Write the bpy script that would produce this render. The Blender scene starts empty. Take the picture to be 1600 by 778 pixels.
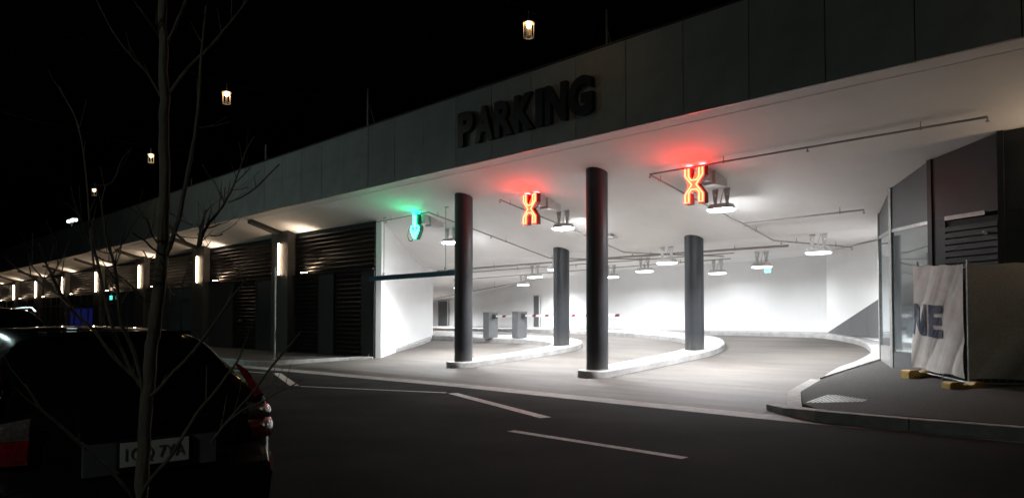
import bpy, bmesh, math, random
from mathutils import Vector, Matrix
random.seed(7)
SC = bpy.context.scene
COL = SC.collection
# ------------------------------------------------------------ camera
EYE = 1.5
cam_d = bpy.data.cameras.new('camera'); cam = bpy.data.objects.new('camera', cam_d); COL.objects.link(cam)
cam_d.sensor_width = 36; cam_d.lens = 36*1160/1600; cam_d.shift_y = 76/1600
cam_d.clip_start = .05; cam_d.clip_end = 3000
cam.location = (0, 0, EYE); cam.rotation_euler = (math.radians(90)+math.atan(.029), 0, 0)
SC.camera = cam
# ------------------------------------------------------------ night sky
world = bpy.data.worlds.new('World'); SC.world = world; world.use_nodes = True
wn = world.node_tree.nodes; wn.clear()
wo = wn.new('ShaderNodeOutputWorld'); wb = wn.new('ShaderNodeBackground'); sky = wn.new('ShaderNodeTexSky')
sky.sky_type = 'NISHITA'; sky.sun_disc = False; sky.sun_elevation = math.radians(-5); sky.sun_rotation = math.radians(200)
world.node_tree.links.new(sky.outputs[0], wb.inputs[0]); wb.inputs[1].default_value = .05
world.node_tree.links.new(wb.outputs[0], wo.inputs[0])
SC.view_settings.view_transform = 'Standard'; SC.view_settings.look = 'None'
SC.view_settings.exposure = .35; SC.view_settings.gamma = 1
SC.cycles.use_denoising = True
SC.cycles.max_bounces = 8; SC.cycles.diffuse_bounces = 6; SC.cycles.glossy_bounces = 4; SC.cycles.transmission_bounces = 6
SC.cycles.sample_clamp_indirect = 6; SC.cycles.caustics_reflective = False; SC.cycles.caustics_refractive = False

# ------------------------------------------------------------ building frame: p along the facade (to the right), t into the building
OX, OY = 2.10, 18.3
UX, UY = .693, -.7209
NX, NY = .7209, .693
ANG = math.atan2(UY, UX)
def W(p, t, z=0.0): return Vector((OX+p*UX+t*NX, OY+p*UY+t*NY, z))
def sm(x): x = max(0, min(1, x)); return x*x*(3-2*x)
def zg(t): return .1+.027*t if t < 0 else .1+.085*min(t, 9.4)        # concrete ramp
def zs(t): return .15+.025*(t+3.6) if t < 0 else .24+.08*t            # right footpath
def zc(p, t): return (5.14-.3*t) if t < 4.7 else 3.73-.1*max(0, -p-17)  # soffit / ceiling
# ------------------------------------------------------------ materials
def mat(name, col, rough=.6, metal=0., noise=0., scale=8., bump=0., bscale=60., coat=0., spec=.5, dark=None, trans=0., stretch=None, alpha=1.):
    m = bpy.data.materials.new(name); m.use_nodes = True
    nt = m.node_tree; b = nt.nodes['Principled BSDF']
    b.inputs['Base Color'].default_value = (*col, 1); b.inputs['Roughness'].default_value = rough
    b.inputs['Metallic'].default_value = metal; b.inputs['Coat Weight'].default_value = coat
    b.inputs['Coat Roughness'].default_value = .04
    b.inputs['Specular IOR Level'].default_value = spec; b.inputs['Transmission Weight'].default_value = trans
    tc = nt.nodes.new('ShaderNodeTexCoord'); src = tc.outputs['Object']
    if stretch:
        mp = nt.nodes.new('ShaderNodeMapping'); mp.inputs['Scale'].default_value = stretch
        nt.links.new(src, mp.inputs[0]); src = mp.outputs[0]
    if noise or dark:
        n = nt.nodes.new('ShaderNodeTexNoise'); n.inputs['Scale'].default_value = scale; n.inputs['Detail'].default_value = 8
        n.inputs['Roughness'].default_value = .6
        nt.links.new(src, n.inputs['Vector'])
        r = nt.nodes.new('ShaderNodeValToRGB')
        lo = dark or tuple(c*(1-noise) for c in col); hi = tuple(min(1, c*(1+noise)) for c in col)
        r.color_ramp.elements[0].position = .35; r.color_ramp.elements[1].position = .65
        r.color_ramp.elements[0].color = (*lo, 1); r.color_ramp.elements[1].color = (*hi, 1)
        nt.links.new(n.outputs['Fac'], r.inputs[0]); nt.links.new(r.outputs[0], b.inputs['Base Color'])
        rr = nt.nodes.new('ShaderNodeMapRange'); rr.inputs[3].default_value = max(.02, rough*.85); rr.inputs[4].default_value = min(1, rough*1.15)
        nt.links.new(n.outputs['Fac'], rr.inputs[0]); nt.links.new(rr.outputs[0], b.inputs['Roughness'])
    if bump:
        n2 = nt.nodes.new('ShaderNodeTexNoise'); n2.inputs['Scale'].default_value = bscale; n2.inputs['Detail'].default_value = 6
        nt.links.new(src, n2.inputs['Vector'])
        bp = nt.nodes.new('ShaderNodeBump'); bp.inputs['Strength'].default_value = bump; bp.inputs['Distance'].default_value = .01
        nt.links.new(n2.outputs['Fac'], bp.inputs['Height']); nt.links.new(bp.outputs[0], b.inputs['Normal'])
    return m
def emit(name, col, s):
    m = bpy.data.materials.new(name); m.use_nodes = True; b = m.node_tree.nodes['Principled BSDF']
    b.inputs['Base Color'].default_value = (*[min(.8, c) for c in col], 1)
    b.inputs['Emission Color'].default_value = (*col, 1); b.inputs['Emission Strength'].default_value = s
    return m
M = {}
M['asphalt0'] = mat('asphalt', (.024, .0225, .022), .85, noise=.3, scale=3, bump=.5, bscale=90, spec=.06)
M['earth'] = mat('dark_ground', (.04, .04, .038), .9, noise=.3)
def asphalt_mat():
    m = mat('worn_asphalt', (.024, .0225, .022), .85, bump=.5, bscale=90, spec=.04)
    nt = m.node_tree; b = nt.nodes['Principled BSDF']; tc = [n for n in nt.nodes if n.type == 'TEX_COORD'][0]; L = nt.links
    n1 = nt.nodes.new('ShaderNodeTexNoise'); n1.inputs['Scale'].default_value = .5; n1.inputs['Detail'].default_value = 6
    n2 = nt.nodes.new('ShaderNodeTexNoise'); n2.inputs['Scale'].default_value = 120; n2.inputs['Detail'].default_value = 3
    v = nt.nodes.new('ShaderNodeTexVoronoi'); v.feature = 'DISTANCE_TO_EDGE'; v.inputs['Scale'].default_value = .45
    for q in (n1, n2, v): L.new(tc.outputs['Object'], q.inputs['Vector'])
    r = nt.nodes.new('ShaderNodeValToRGB'); e = r.color_ramp.elements; e[0].position = .35; e[0].color = (.016, .0155, .015, 1); e[1].position = .68; e[1].color = (.038, .036, .034, 1)
    r2 = nt.nodes.new('ShaderNodeValToRGB'); e = r2.color_ramp.elements; e[0].position = .4; e[0].color = (.55, .55, .55, 1); e[1].position = .62; e[1].color = (1.7, 1.7, 1.7, 1)
    r3 = nt.nodes.new('ShaderNodeValToRGB'); e = r3.color_ramp.elements; e[0].position = 0; e[0].color = (.35, .35, .35, 1); e[1].position = .012; e[1].color = (1, 1, 1, 1)
    L.new(n1.outputs['Fac'], r.inputs[0]); L.new(n2.outputs['Fac'], r2.inputs[0]); L.new(v.outputs['Distance'], r3.inputs[0])
    a = r.outputs[0]
    for q in (r2,):
        mx = nt.nodes.new('ShaderNodeMix'); mx.data_type = 'RGBA'; mx.blend_type = 'MULTIPLY'; mx.inputs[0].default_value = 1
        L.new(a, mx.inputs[6]); L.new(q.outputs[0], mx.inputs[7]); a = mx.outputs[2]
    L.new(a, b.inputs['Base Color']); return m
M['asphalt'] = asphalt_mat()
def concrete_mat():
    m = mat('broomed_concrete', (.36, .335, .31), .75, noise=.0)
    nt = m.node_tree; b = nt.nodes['Principled BSDF']; tc = [n for n in nt.nodes if n.type == 'TEX_COORD'][0]
    n = nt.nodes.new('ShaderNodeTexNoise'); n.inputs['Scale'].default_value = .9; n.inputs['Detail'].default_value = 9; n.inputs['Roughness'].default_value = .68
    n3 = nt.nodes.new('ShaderNodeTexNoise'); n3.inputs['Scale'].default_value = 14; n3.inputs['Detail'].default_value = 5
    mp = nt.nodes.new('ShaderNodeMapping'); mp.inputs['Scale'].default_value = (.35, 3.0, 1)
    nt.links.new(tc.outputs['Object'], mp.inputs[0]); nt.links.new(mp.outputs[0], n.inputs['Vector']); nt.links.new(tc.outputs['Object'], n3.inputs['Vector'])
    r = nt.nodes.new('ShaderNodeValToRGB'); e = r.color_ramp.elements
    e[0].position = .3; e[0].color = (.068, .058, .05, 1); e[1].position = .7; e[1].color = (.145, .127, .113, 1)
    mx = nt.nodes.new('ShaderNodeMix'); mx.data_type = 'RGBA'; mx.blend_type = 'MULTIPLY'; mx.inputs[0].default_value = .35
    nt.links.new(n.outputs['Fac'], r.inputs[0]); nt.links.new(r.outputs[0], mx.inputs[6]); nt.links.new(n3.outputs['Fac'], mx.inputs[7])
    nt.links.new(mx.outputs[2], b.inputs['Base Color'])
    w = nt.nodes.new('ShaderNodeTexNoise'); w.inputs['Scale'].default_value = 8; mp2 = nt.nodes.new('ShaderNodeMapping'); mp2.inputs['Scale'].default_value = (.5, 10, 1)
    nt.links.new(tc.outputs['Object'], mp2.inputs[0]); nt.links.new(mp2.outputs[0], w.inputs['Vector'])
    bp = nt.nodes.new('ShaderNodeBump'); bp.inputs['Strength'].default_value = .4; bp.inputs['Distance'].default_value = .006
    nt.links.new(w.outputs['Fac'], bp.inputs['Height']); nt.links.new(bp.outputs[0], b.inputs['Normal'])
    return m
M['concrete'] = concrete_mat()
M['gutter'] = mat('gutter_concrete', (.3, .28, .26), .7, noise=.3, scale=2.5, bump=.4)
M['kerb'] = mat('kerb_concrete', (.36, .35, .335), .8, noise=.2, scale=5, bump=.3)
M['whitekerb'] = mat('white_painted_kerb', (.36, .355, .35), .6, noise=.2, scale=3, bump=.15)
M['path'] = mat('dark_footpath', (.085, .08, .076), .85, noise=.35, scale=40, bump=.7, bscale=120, spec=.12)
M['paint'] = mat('white_road_paint', (.5, .48, .44), .6, noise=.3, scale=12)
M['soffit'] = mat('white_soffit_paint', (.92, .905, .89), .7, spec=.25, noise=.035, scale=.8, bump=.05, bscale=20)
M['wall'] = mat('white_wall_paint', (.88, .885, .89), .55, noise=.02, scale=1.2, bump=.05, bscale=30)
M['fascia'] = mat('grey_fascia_panel', (.3, .31, .305), .5, noise=.12, scale=1.5, bump=.05)
M['fascia2'] = mat('grey_fascia_panel_darker', (.275, .285, .28), .52, noise=.12, scale=1.5, bump=.05)
M['column'] = mat('charcoal_gloss_column', (.034, .037, .043), .5, noise=.12, scale=6, coat=.0, bump=.03, bscale=25)
M['charcoal'] = mat('charcoal_paint', (.03, .032, .034), .42, noise=.2, scale=3)
M['louvre'] = mat('charcoal_louvre_metal', (.06, .058, .056), .33, metal=1.)
M['door'] = mat('dark_door_metal', (.045, .043, .04), .45, noise=.12, scale=2)
M['pier'] = mat('pier_render', (.065, .06, .055), .6, noise=.12, scale=3, bump=.1)
M['letter'] = mat('black_letter', (.012, .011, .012), .35, noise=.15)
M['galv'] = mat('galvanised_steel', (.42, .42, .41), .42, metal=.6, noise=.15, scale=9)
M['pipe'] = mat('grey_pipe_paint', (.34, .32, .31), .5, noise=.12, scale=6)
M['whitemetal'] = mat('white_enamel', (.6, .59, .58), .45, noise=.08, scale=9)
M['bar'] = mat('navy_bar', (.03, .1, .17), .35, noise=.15)
M['grey'] = mat('mid_grey_cladding', (.11, .115, .12), .5, noise=.07, scale=2)
M['cabinet'] = mat('barrier_grey', (.12, .126, .132), .45, noise=.1, scale=4)
M['red'] = mat('red_stripe', (.13, .02, .025), .4, noise=.1)
M['redbody'] = mat('red_sign_housing', (.2, .01, .012), .4, noise=.1)
M['greenbody'] = mat('green_sign_housing', (.02, .2, .12), .4, noise=.1)
M['glass'] = mat('pane_glass', (.75, .82, .82), .03, trans=.85, noise=.02)
M['podglass'] = mat('reflective_pane_glass', (.42, .47, .48), .04, metal=.75, noise=.03)
M['dark'] = mat('dark_interior', (.02, .02, .022), .7, noise=.2)
M['shop'] = mat('shop_interior', (.12, .1, .09), .7, noise=.3, scale=2)
M['banner'] = mat('white_banner_cloth', (.58, .56, .53), .8, noise=.1, scale=5, bump=.2, bscale=40)
M['shade'] = mat('dark_shade_cloth', (.5, .5, .46), .9, noise=.2, scale=40, bump=.4, bscale=200)
M['platetext'] = mat('plate_ink', (.12, .12, .13), .5, noise=.1)
M['navy'] = mat('navy_print', (.03, .035, .07), .7, noise=.1)
M['yellow'] = mat('yellow_plastic', (.42, .27, .06), .6, noise=.25, scale=7, bump=.3)
M['bark'] = mat('grey_bark', (.1, .085, .065), .85, noise=.4, scale=14, bump=.8, bscale=50, stretch=(1, 1, .25))
M['carpaint'] = mat('black_car_paint', (.006, .006, .007), .25, noise=.15, scale=3, coat=1.)
M['carglass'] = mat('tinted_car_glass', (.004, .005, .005), .04, noise=.1, coat=1.)
M['rubber'] = mat('black_rubber', (.012, .012, .012), .8, noise=.2)
M['chrome'] = mat('brushed_chrome', (.5, .5, .5), .18, metal=1., noise=.08)
M['plate'] = mat('white_number_plate', (.62, .62, .58), .4, noise=.08, scale=20)
M['redlens'] = mat('red_lens', (.2, .008, .012), .08, noise=.25, scale=40, coat=1.)
M['clearlens'] = mat('clear_lens', (.13, .1, .095), .1, noise=.35, scale=50, coat=1.)
M['ambers'] = mat('amber_reflector', (.6, .18, .08), .2, noise=.2, scale=30)
M['stud'] = mat('steel_studs', (.85, .84, .82), .22, metal=1., noise=.1)
M['e_fix2'] = emit('rear_fixture_diffuser', (.95, .98, 1), 9)
M['e_fix'] = emit('fixture_diffuser', (.95, .98, 1), 150)
M['e_red'] = emit('red_neon', (1, .028, .012), 32)
M['e_redface'] = emit('red_sign_face', (1, .16, .07), 1.2)
M['e_redtop'] = emit('red_added_top_glow', (1, .03, .035), 40)
M['e_green'] = emit('green_neon', (.022, 1, .45), 18)
M['e_greenface'] = emit('green_sign_face', (.02, .85, .5), .35)
M['e_greentop'] = emit('green_added_top_glow', (.0, 1, .5), 60)
M['e_strip'] = emit('warm_strip', (1, .72, .48), 48)
M['e_stripc'] = emit('neutral_strip', (1, .88, .75), 15)
M['e_lamp'] = emit('warm_bulb', (1, .6, .26), 38)
M['e_cool'] = emit('cool_lamp', (.72, 1, .96), 430)
M['e_fill'] = emit('added_fill_lamp', (.9, 1, .9), 110)
M['e_exit'] = emit('exit_green', (.1, .9, .7), 1.3)
M['e_exitb'] = emit('exit_blue_lit', (.3, .85, 1), 1.6)
M['e_blue'] = emit('blue_display', (.05, .06, .5), .18)
M['e_head'] = emit('headlight_cool', (.8, 1, .95), 2.5)

# dust and scuffs towards the foot of the columns
def add_dust(m, zmax, col):
    nt = m.node_tree; b = nt.nodes['Principled BSDF']; L = nt.links
    tc = nt.nodes.new('ShaderNodeTexCoord'); sx = nt.nodes.new('ShaderNodeSeparateXYZ'); L.new(tc.outputs['Object'], sx.inputs[0])
    n = nt.nodes.new('ShaderNodeTexNoise'); n.inputs['Scale'].default_value = 7; n.inputs['Detail'].default_value = 8
    mp = nt.nodes.new('ShaderNodeMapping'); mp.inputs['Scale'].default_value = (1, 1, .5); L.new(tc.outputs['Object'], mp.inputs[0]); L.new(mp.outputs[0], n.inputs['Vector'])
    mr = nt.nodes.new('ShaderNodeMapRange'); mr.inputs[1].default_value = 0; mr.inputs[2].default_value = zmax; mr.inputs[3].default_value = .75; mr.inputs[4].default_value = .0
    L.new(sx.outputs[2], mr.inputs[0])
    a = nt.nodes.new('ShaderNodeMath'); a.operation = 'MULTIPLY'; L.new(mr.outputs[0], a.inputs[0]); L.new(n.outputs['Fac'], a.inputs[1])
    src = b.inputs['Base Color'].links[0].from_socket
    mx = nt.nodes.new('ShaderNodeMix'); mx.data_type = 'RGBA'; L.new(a.outputs[0], mx.inputs[0]); L.new(src, mx.inputs[6]); mx.inputs[7].default_value = (*col, 1)
    L.new(mx.outputs[2], b.inputs['Base Color'])
add_dust(M['column'], .5, (.13, .12, .11)); add_dust(M['charcoal'], .4, (.07, .065, .06))
# ------------------------------------------------------------ mesh helpers
def bm_box(bm, x0, x1, y0, y1, z0, z1):
    vs = [bm.verts.new(v) for v in ((x0, y0, z0), (x1, y0, z0), (x1, y1, z0), (x0, y1, z0), (x0, y0, z1), (x1, y0, z1), (x1, y1, z1), (x0, y1, z1))]
    for f in ((0, 3, 2, 1), (4, 5, 6, 7), (0, 1, 5, 4), (1, 2, 6, 5), (2, 3, 7, 6), (3, 0, 4, 7)): bm.faces.new([vs[i] for i in f])
    return vs
def bm_prism(bm, pts, z0, z1, top=None):
    """pts: xy outline (counter-clockwise); z0/z1 numbers or functions of the point"""
    f0 = z0 if callable(z0) else (lambda q: z0); f1 = z1 if callable(z1) else (lambda q: z1)
    b = [bm.verts.new((q[0], q[1], f0(q))) for q in pts]; t = [bm.verts.new((q[0], q[1], f1(q))) for q in (top or pts)]
    n = len(pts)
    for i in range(n): bm.faces.new((b[i], b[(i+1) % n], t[(i+1) % n], t[i]))
    bm.faces.new(t); bm.faces.new(b[::-1])
def bm_tube(bm, pts, r, seg=8, cap=True, closed=False):
    pts = [Vector(p) for p in pts]; n = len(pts); rs = r if isinstance(r, (list, tuple)) else [r]*n
    rings = []; prev = None
    for i, p in enumerate(pts):
        if closed: d = pts[(i+1) % n]-pts[i-1]
        else: d = pts[min(i+1, n-1)]-pts[max(i-1, 0)]
        d.normalize()
        if prev is None: a = d.orthogonal().normalized()
        else:
            a = prev-d*prev.dot(d)
            a = a.normalized() if a.length > 1e-5 else d.orthogonal().normalized()
        prev = a; b = d.cross(a)
        rings.append([bm.verts.new(p+(a*math.cos(2*math.pi*k/seg)+b*math.sin(2*math.pi*k/seg))*rs[i]) for k in range(seg)])
    for i in range(n if closed else n-1):
        A, B = rings[i], rings[(i+1) % n]
        for k in range(seg): bm.faces.new((A[k], A[(k+1) % seg], B[(k+1) % seg], B[k]))
    if cap and not closed:
        bm.faces.new(rings[0][::-1]); bm.faces.new(rings[-1])
def bm_lathe(bm, prof, seg=24, c=(0, 0, 0)):
    rings = [[bm.verts.new((c[0]+r*math.cos(2*math.pi*k/seg), c[1]+r*math.sin(2*math.pi*k/seg), c[2]+z)) for k in range(seg)] for r, z in prof]
    for A, B in zip(rings, rings[1:]):
        for k in range(seg): bm.faces.new((A[k], A[(k+1) % seg], B[(k+1) % seg], B[k]))
    bm.faces.new(rings[0][::-1]); bm.faces.new(rings[-1])
def mesh(name, bm, m, smooth=False, bevel=0):
    if bevel:
        bmesh.ops.bevel(bm, geom=[e for e in bm.edges if len(e.link_faces) == 2 and e.calc_face_angle(0) > .6], offset=bevel, segments=2, affect='EDGES')
    bmesh.ops.recalc_face_normals(bm, faces=bm.faces)
    me = bpy.data.meshes.new(name); bm.to_mesh(me); bm.free(); me.materials.append(M[m] if isinstance(m, str) else m)
    if smooth:
        for p in me.polygons: p.use_smooth = True
        try: me.set_sharp_from_angle(angle=math.radians(40))
        except Exception: pass
    return me
def link(name, me, parent=None, loc=(0, 0, 0), rotz=0, **kw):
    o = bpy.data.objects.new(name, me); COL.objects.link(o); o.location = loc; o.rotation_euler = (0, 0, rotz)
    if parent: o.parent = parent
    for k, v in kw.items(): o[k] = v
    return o
def obj(name, bm, m, parent=None, smooth=False, bevel=0, **kw):
    loc = kw.pop('loc', (0, 0, 0)); rz = kw.pop('rotz', 0)
    return link(name, mesh(name, bm, m, smooth, bevel), parent, loc, rz, **kw)
def thing(name, label, cat, loc=(0, 0, 0), rotz=0, group=None):
    o = link(name, None, None, loc, rotz, label=label, category=cat)
    if group: o['group'] = group
    return o
def dup(root, loc, rotz=None, label=None):
    r = root.copy(); COL.objects.link(r); r.location = loc
    if rotz is not None: r.rotation_euler = (0, 0, rotz)
    if label: r['label'] = label
    for ch in list(root.children):
        c = ch.copy(); COL.objects.link(c); c.parent = r
        for g in list(ch.children):
            d = g.copy(); COL.objects.link(d); d.parent = c
    return r
def box(x0, x1, y0, y1, z0, z1):
    bm = bmesh.new(); bm_box(bm, x0, x1, y0, y1, z0, z1); return bm
def tube(pts, r, seg=8, closed=False):
    bm = bmesh.new(); bm_tube(bm, pts, r, seg, closed=closed); return bm
def BO(p=0, t=0, z=0): return W(p, t, z)      # origin for things in the building frame (rotz=ANG)
def text_mesh(body, size, depth, m, offset=0., name='letter'):
    cu = bpy.data.curves.new(name, 'FONT'); cu.body = body; cu.size = size; cu.extrude = depth/2; cu.offset = offset
    cu.align_x = 'CENTER'; cu.resolution_u = 4
    o = bpy.data.objects.new(name, cu); COL.objects.link(o)
    dg = bpy.context.evaluated_depsgraph_get(); me = bpy.data.meshes.new_from_object(o.evaluated_get(dg))
    bpy.data.objects.remove(o); me.materials.clear(); me.materials.append(M[m]); me.name = name
    return me
def fit(me, w, h):
    xs = [v.co.x for v in me.vertices]; ys = [v.co.y for v in me.vertices]
    sx = w/(max(xs)-min(xs)); sy = h/(max(ys)-min(ys)); cx = (max(xs)+min(xs))/2; y0 = min(ys)
    # to upright: x -> x, y -> z ; facing -y
    for v in me.vertices: v.co = Vector(((v.co.x-cx)*sx, -v.co.z, (v.co.y-y0)*sy))
    return me

# ============================================================ THE GROUND
bm = bmesh.new(); bmesh.ops.create_grid(bm, x_segments=4, y_segments=4, size=900)
obj('ground', bm, 'earth', kind='structure', loc=(0, 0, -.03))
def sheet(name, pts, z, m, **kw):     # pts in (p,t)
    bm = bmesh.new(); bm.faces.new([bm.verts.new(W(p, t, z(p, t) if callable(z) else z)) for p, t in pts])
    return obj(name, bm, m, **kw)
EDGE = [(-120, -4.6), (-40, -4.4), (-12, -4.25), (-9.9, -4.16), (-6, -3.9), (-1, -3.62), (2.5, -3.68), (6.6, -3.71), (9.5, -3.46), (40, -2.2)]
sheet('road', [(-120, -13.6), (40, -13.6)]+EDGE[::-1], 0., 'asphalt', kind='structure')
# near footpath behind the kerb, on which the photographer stands
bm = bmesh.new(); bm_prism(bm, [tuple(W(p, t)[:2]) for p, t in [(-60, -13.75), (-60, -24), (40, -24), (40, -13.75)]], -.02, .12)
obj('near_footpath', bm, 'path', kind='structure')
bm = bmesh.new(); bm_prism(bm, [tuple(W(p, t)[:2]) for p, t in [(-60, -13.6), (-60, -13.748), (40, -13.748), (40, -13.6)]], -.02, .13)
obj('near_kerb', bm, 'kerb', kind='structure')
# concrete apron and ramp: a grid in (p,t)
def grid_sheet(name, p0, p1, ts, m, zf, np_=40):
    bm = bmesh.new(); rows = []
    for t in ts:
        rows.append([bm.verts.new((p0+(p1-p0)*i/np_, t, zf(p0+(p1-p0)*i/np_, t))) for i in range(np_+1)])
    for A, B in zip(rows, rows[1:]):
        for i in range(np_): bm.faces.new((A[i], A[i+1], B[i+1], B[i]))
    for v in bm.verts: pass
    return obj(name, bm, m, loc=W(0, 0), rotz=ANG, kind='structure', smooth=False)
def edge_t(p):
    for (a, ta), (b, tb) in zip(EDGE, EDGE[1:]):
        if a <= p <= b: return ta+(tb-ta)*(p-a)/(b-a)
    return -3.6
bm = bmesh.new()      # gutter strip along the road
N = 60; A = []; B = []; C = []
for i in range(N+1):
    p = -40+60*i/N; e = edge_t(p)
    A.append(bm.verts.new((p, e, .004))); B.append(bm.verts.new((p, e+.22, -.012+.012))); C.append(bm.verts.new((p, e+.45, .02)))
for R, S in ((A, B), (B, C)):
    for i in range(N): bm.faces.new((R[i], R[i+1], S[i+1], S[i]))
obj('road_gutter', bm, 'gutter', kind='structure', loc=W(0, 0), rotz=ANG)
# apron slabs: each slab a piece with a recessed joint
apron = thing('concrete_apron', '', '', W(0, 0), ANG); del apron['label']; del apron['category']; apron['kind'] = 'structure'
def slab(parent, p0, p1, t0, t1, m, n=6, j=.012):
    bm = bmesh.new()
    for i in range(n):
        a = p0+(p1-p0)*i/n+(j if i == 0 else 0); b = p0+(p1-p0)*(i+1)/n-(j if i == n-1 else 0)
        fa = t0(a) if callable(t0) else t0; fb = t0(b) if callable(t0) else t0
        q = [(a, fa), (b, fb), (b, t1-j), (a, t1-j)]
        bm.faces.new([bm.verts.new((x, y, zg(y))) for x, y in q])
    return obj('slab', bm, m, parent)
def ap0(p): return edge_t(p)+.455
JP = [-20, -15.6, -11.2, -6.9, -2.6, 1.7, 6.0, 10.4]
for a, b in zip(JP, JP[1:]):
    slab(apron, a, b, ap0, -1.9, 'concrete')
    slab(apron, a, b, -1.9, -.02, 'concrete')
sheet('apron_joint_bed', [(-20, -4.0), (10.4, -3.2), (10.4, .2), (-20, .2)], lambda p, t: zg(t)-.02 if t > -3 else -.005, 'dark', kind='structure')
grid_sheet('garage_floor', -34, 6.2, [0, 1, 2, 3.5, 5, 7, 9.4, 12, 17.5], 'concrete', lambda p, t: zg(t))
# left footpath beyond the entrance with rounded corner
def arc(cx, cy, r, a0, a1, n=6): return [(cx+r*math.cos(math.radians(a0+(a1-a0)*i/n)), cy+r*math.sin(math.radians(a0+(a1-a0)*i/n))) for i in range(n+1)]
lf = [(-90, .5), (-90, -3.6)]+arc(-11.9, -2.75, .85, -90, 0)+[(-11.0, .3), (-10.6, .5)]
bm = bmesh.new(); bm_prism(bm, lf, -.02, .165); obj('left_footpath', bm, 'path', kind='structure', loc=W(0, 0), rotz=ANG)
lk = [(-90, -3.602), (-90, -3.78)]+arc(-11.9, -2.75, 1.03, -90, 0)+[(-10.8, -.4), (-10.4, .3), (-10.55, .45)]+[(-10.98, .0)]+arc(-11.9, -2.75, .852, 0, -90)
bm = bmesh.new(); bm_prism(bm, lk, -.02, lambda q: .16 if q[1] < -1 else .16+.02*(q[1]+1)); obj('left_kerb', bm, 'kerb', kind='structure', loc=W(0, 0), rotz=ANG)
# right footpath
rf = [(6.45, -2.75), (6.95, -3.22), (9.5, -3.0), (30, -2.0), (30, 3.4), (9.0, 3.4), (6.4, 5.2), (5.25, 4.9), (5.22, 3.0), (5.24, .7), (5.7, -1.2)]
bm = bmesh.new(); bm_prism(bm, rf, -.02, lambda q: zs(q[1])); obj('right_footpath', bm, 'path', kind='structure', loc=W(0, 0), rotz=ANG)
# kerb stones along the right footpath: separate stones
rk = thing('right_kerb', '', '', W(0, 0), ANG); del rk['label']; del rk['category']; rk['kind'] = 'structure'
kp = [(6.2, -3.0), (6.95, -3.42), (8.2, -3.38), (9.5, -3.24), (12, -3.1), (14.5, -2.98), (17, -2.86), (20, -2.7)]
for i, (a, b) in enumerate(zip(kp, kp[1:])):
    a = Vector(a); b = Vector(b); d = (b-a).normalized(); n = Vector((-d.y, d.x)); a = a+d*.006; b = b-d*.006
    h0, h1 = ((.03, .155) if i == 0 else (.16, .16))
    bm = bmesh.new(); q = [a, b, b+n*.2, a+n*.2]
    bm_prism(bm, [tuple(v) for v in q], -.02, lambda v: h0 if (Vector(v[:2])-a).length < .25 else h1)
    if i == 0:
        bm.free(); bm = bmesh.new(); bm_prism(bm, [(5.85, -2.78), (6.3, -3.14), (6.944, -3.42), (7.02, -3.21), (6.5, -2.95), (6.05, -2.6)], -.02, lambda v: .115+.05*sm((v[0]-6.0)/.9))
    obj('kerb_stone', bm, 'kerb', rk, bevel=.012)
# transition kerb at the side of the footpath, where it drops to the ramp
bm = bmesh.new(); bm_prism(bm, [(6.2, -2.8), (6.43, -2.75), (5.69, -1.2), (5.22, .7), (5.02, .7), (5.45, -1.2)], 0, lambda q: zs(q[1])-.01-.04*sm((-q[1]-1)/2)); obj('ramp_side_kerb', bm, 'kerb', kind='structure', loc=W(0, 0), rotz=ANG)
# painted lines
def stripe(name, a, b, w, label):
    a = Vector(a); b = Vector(b); d = (b-a).normalized(); n = Vector((-d.y, d.x))*w/2
    bm = bmesh.new(); bm.faces.new([bm.verts.new((v.x, v.y, .005)) for v in (a+n, a-n, b-n, b+n)])
    return obj('road_marking', bm, 'paint', loc=W(0, 0), rotz=ANG, kind='structure')
stripe('m', (-7.75, -4.55), (-3.75, -6.1), .2, '')
stripe('m', (-3.55, -6.07), (-.15, -4.63), .11, '')
stripe('m', (.02, -4.6), (3.9, -5.95), .2, '')
stripe('m', (4.5, -7.26), (7.22, -7.26), .14, '')
stripe('m', (-11.5, -5.2), (-7.9, -4.75), .1, '')

# ============================================================ KERBED ISLANDS (white painted)
def band(pts, ws):
    """left/right outline of a smooth centreline with widths"""
    P = []
    n = len(pts)
    for i in range(n-1):
        p0 = pts[max(i-1, 0)]; p1 = pts[i]; p2 = pts[i+1]; p3 = pts[min(i+2, n-1)]
        for k in range(8):
            u = k/8; f = lambda a, b, c, d: .5*((2*b)+(-a+c)*u+(2*a-5*b+4*c-d)*u*u+(-a+3*b-3*c+d)*u**3)
            P.append((Vector((f(p0[0], p1[0], p2[0], p3[0]), f(p0[1], p1[1], p2[1], p3[1]))), ws[i]+(ws[i+1]-ws[i])*u))
    P.append((Vector(pts[-1]), ws[-1]))
    L = []; R = []
    for i, (c, w) in enumerate(P):
        d = (P[min(i+1, len(P)-1)][0]-P[max(i-1, 0)][0]).normalized(); nn = Vector((-d.y, d.x))
        L.append(c+nn*w/2); R.append(c-nn*w/2)
    return L, R
def kerb_band(name, L, R, m, h=.15, bev=.03):
    bm = bmesh.new(); rows = []
    for l, r in zip(L, R):
        c = (l+r)/2; li = l+(c-l).normalized()*bev; ri = r+(c-r).normalized()*bev
        zt = lambda v: zg(v.y)+h
        rows.append([bm.verts.new((v.x, v.y, z)) for v, z in ((l, zg(l.y)-.05), (l, zt(l)-bev), (li, zt(li)), (ri, zt(ri)), (r, zt(r)-bev), (r, zg(r.y)-.05))])
    for A, B in zip(rows, rows[1:]):
        for k in range(5): bm.faces.new((A[k], A[k+1], B[k+1], B[k]))
    bm.faces.new(rows[0]); bm.faces.new(rows[-1][::-1])
    return obj(name, bm, m, loc=W(0, 0), rotz=ANG, smooth=True)
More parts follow.
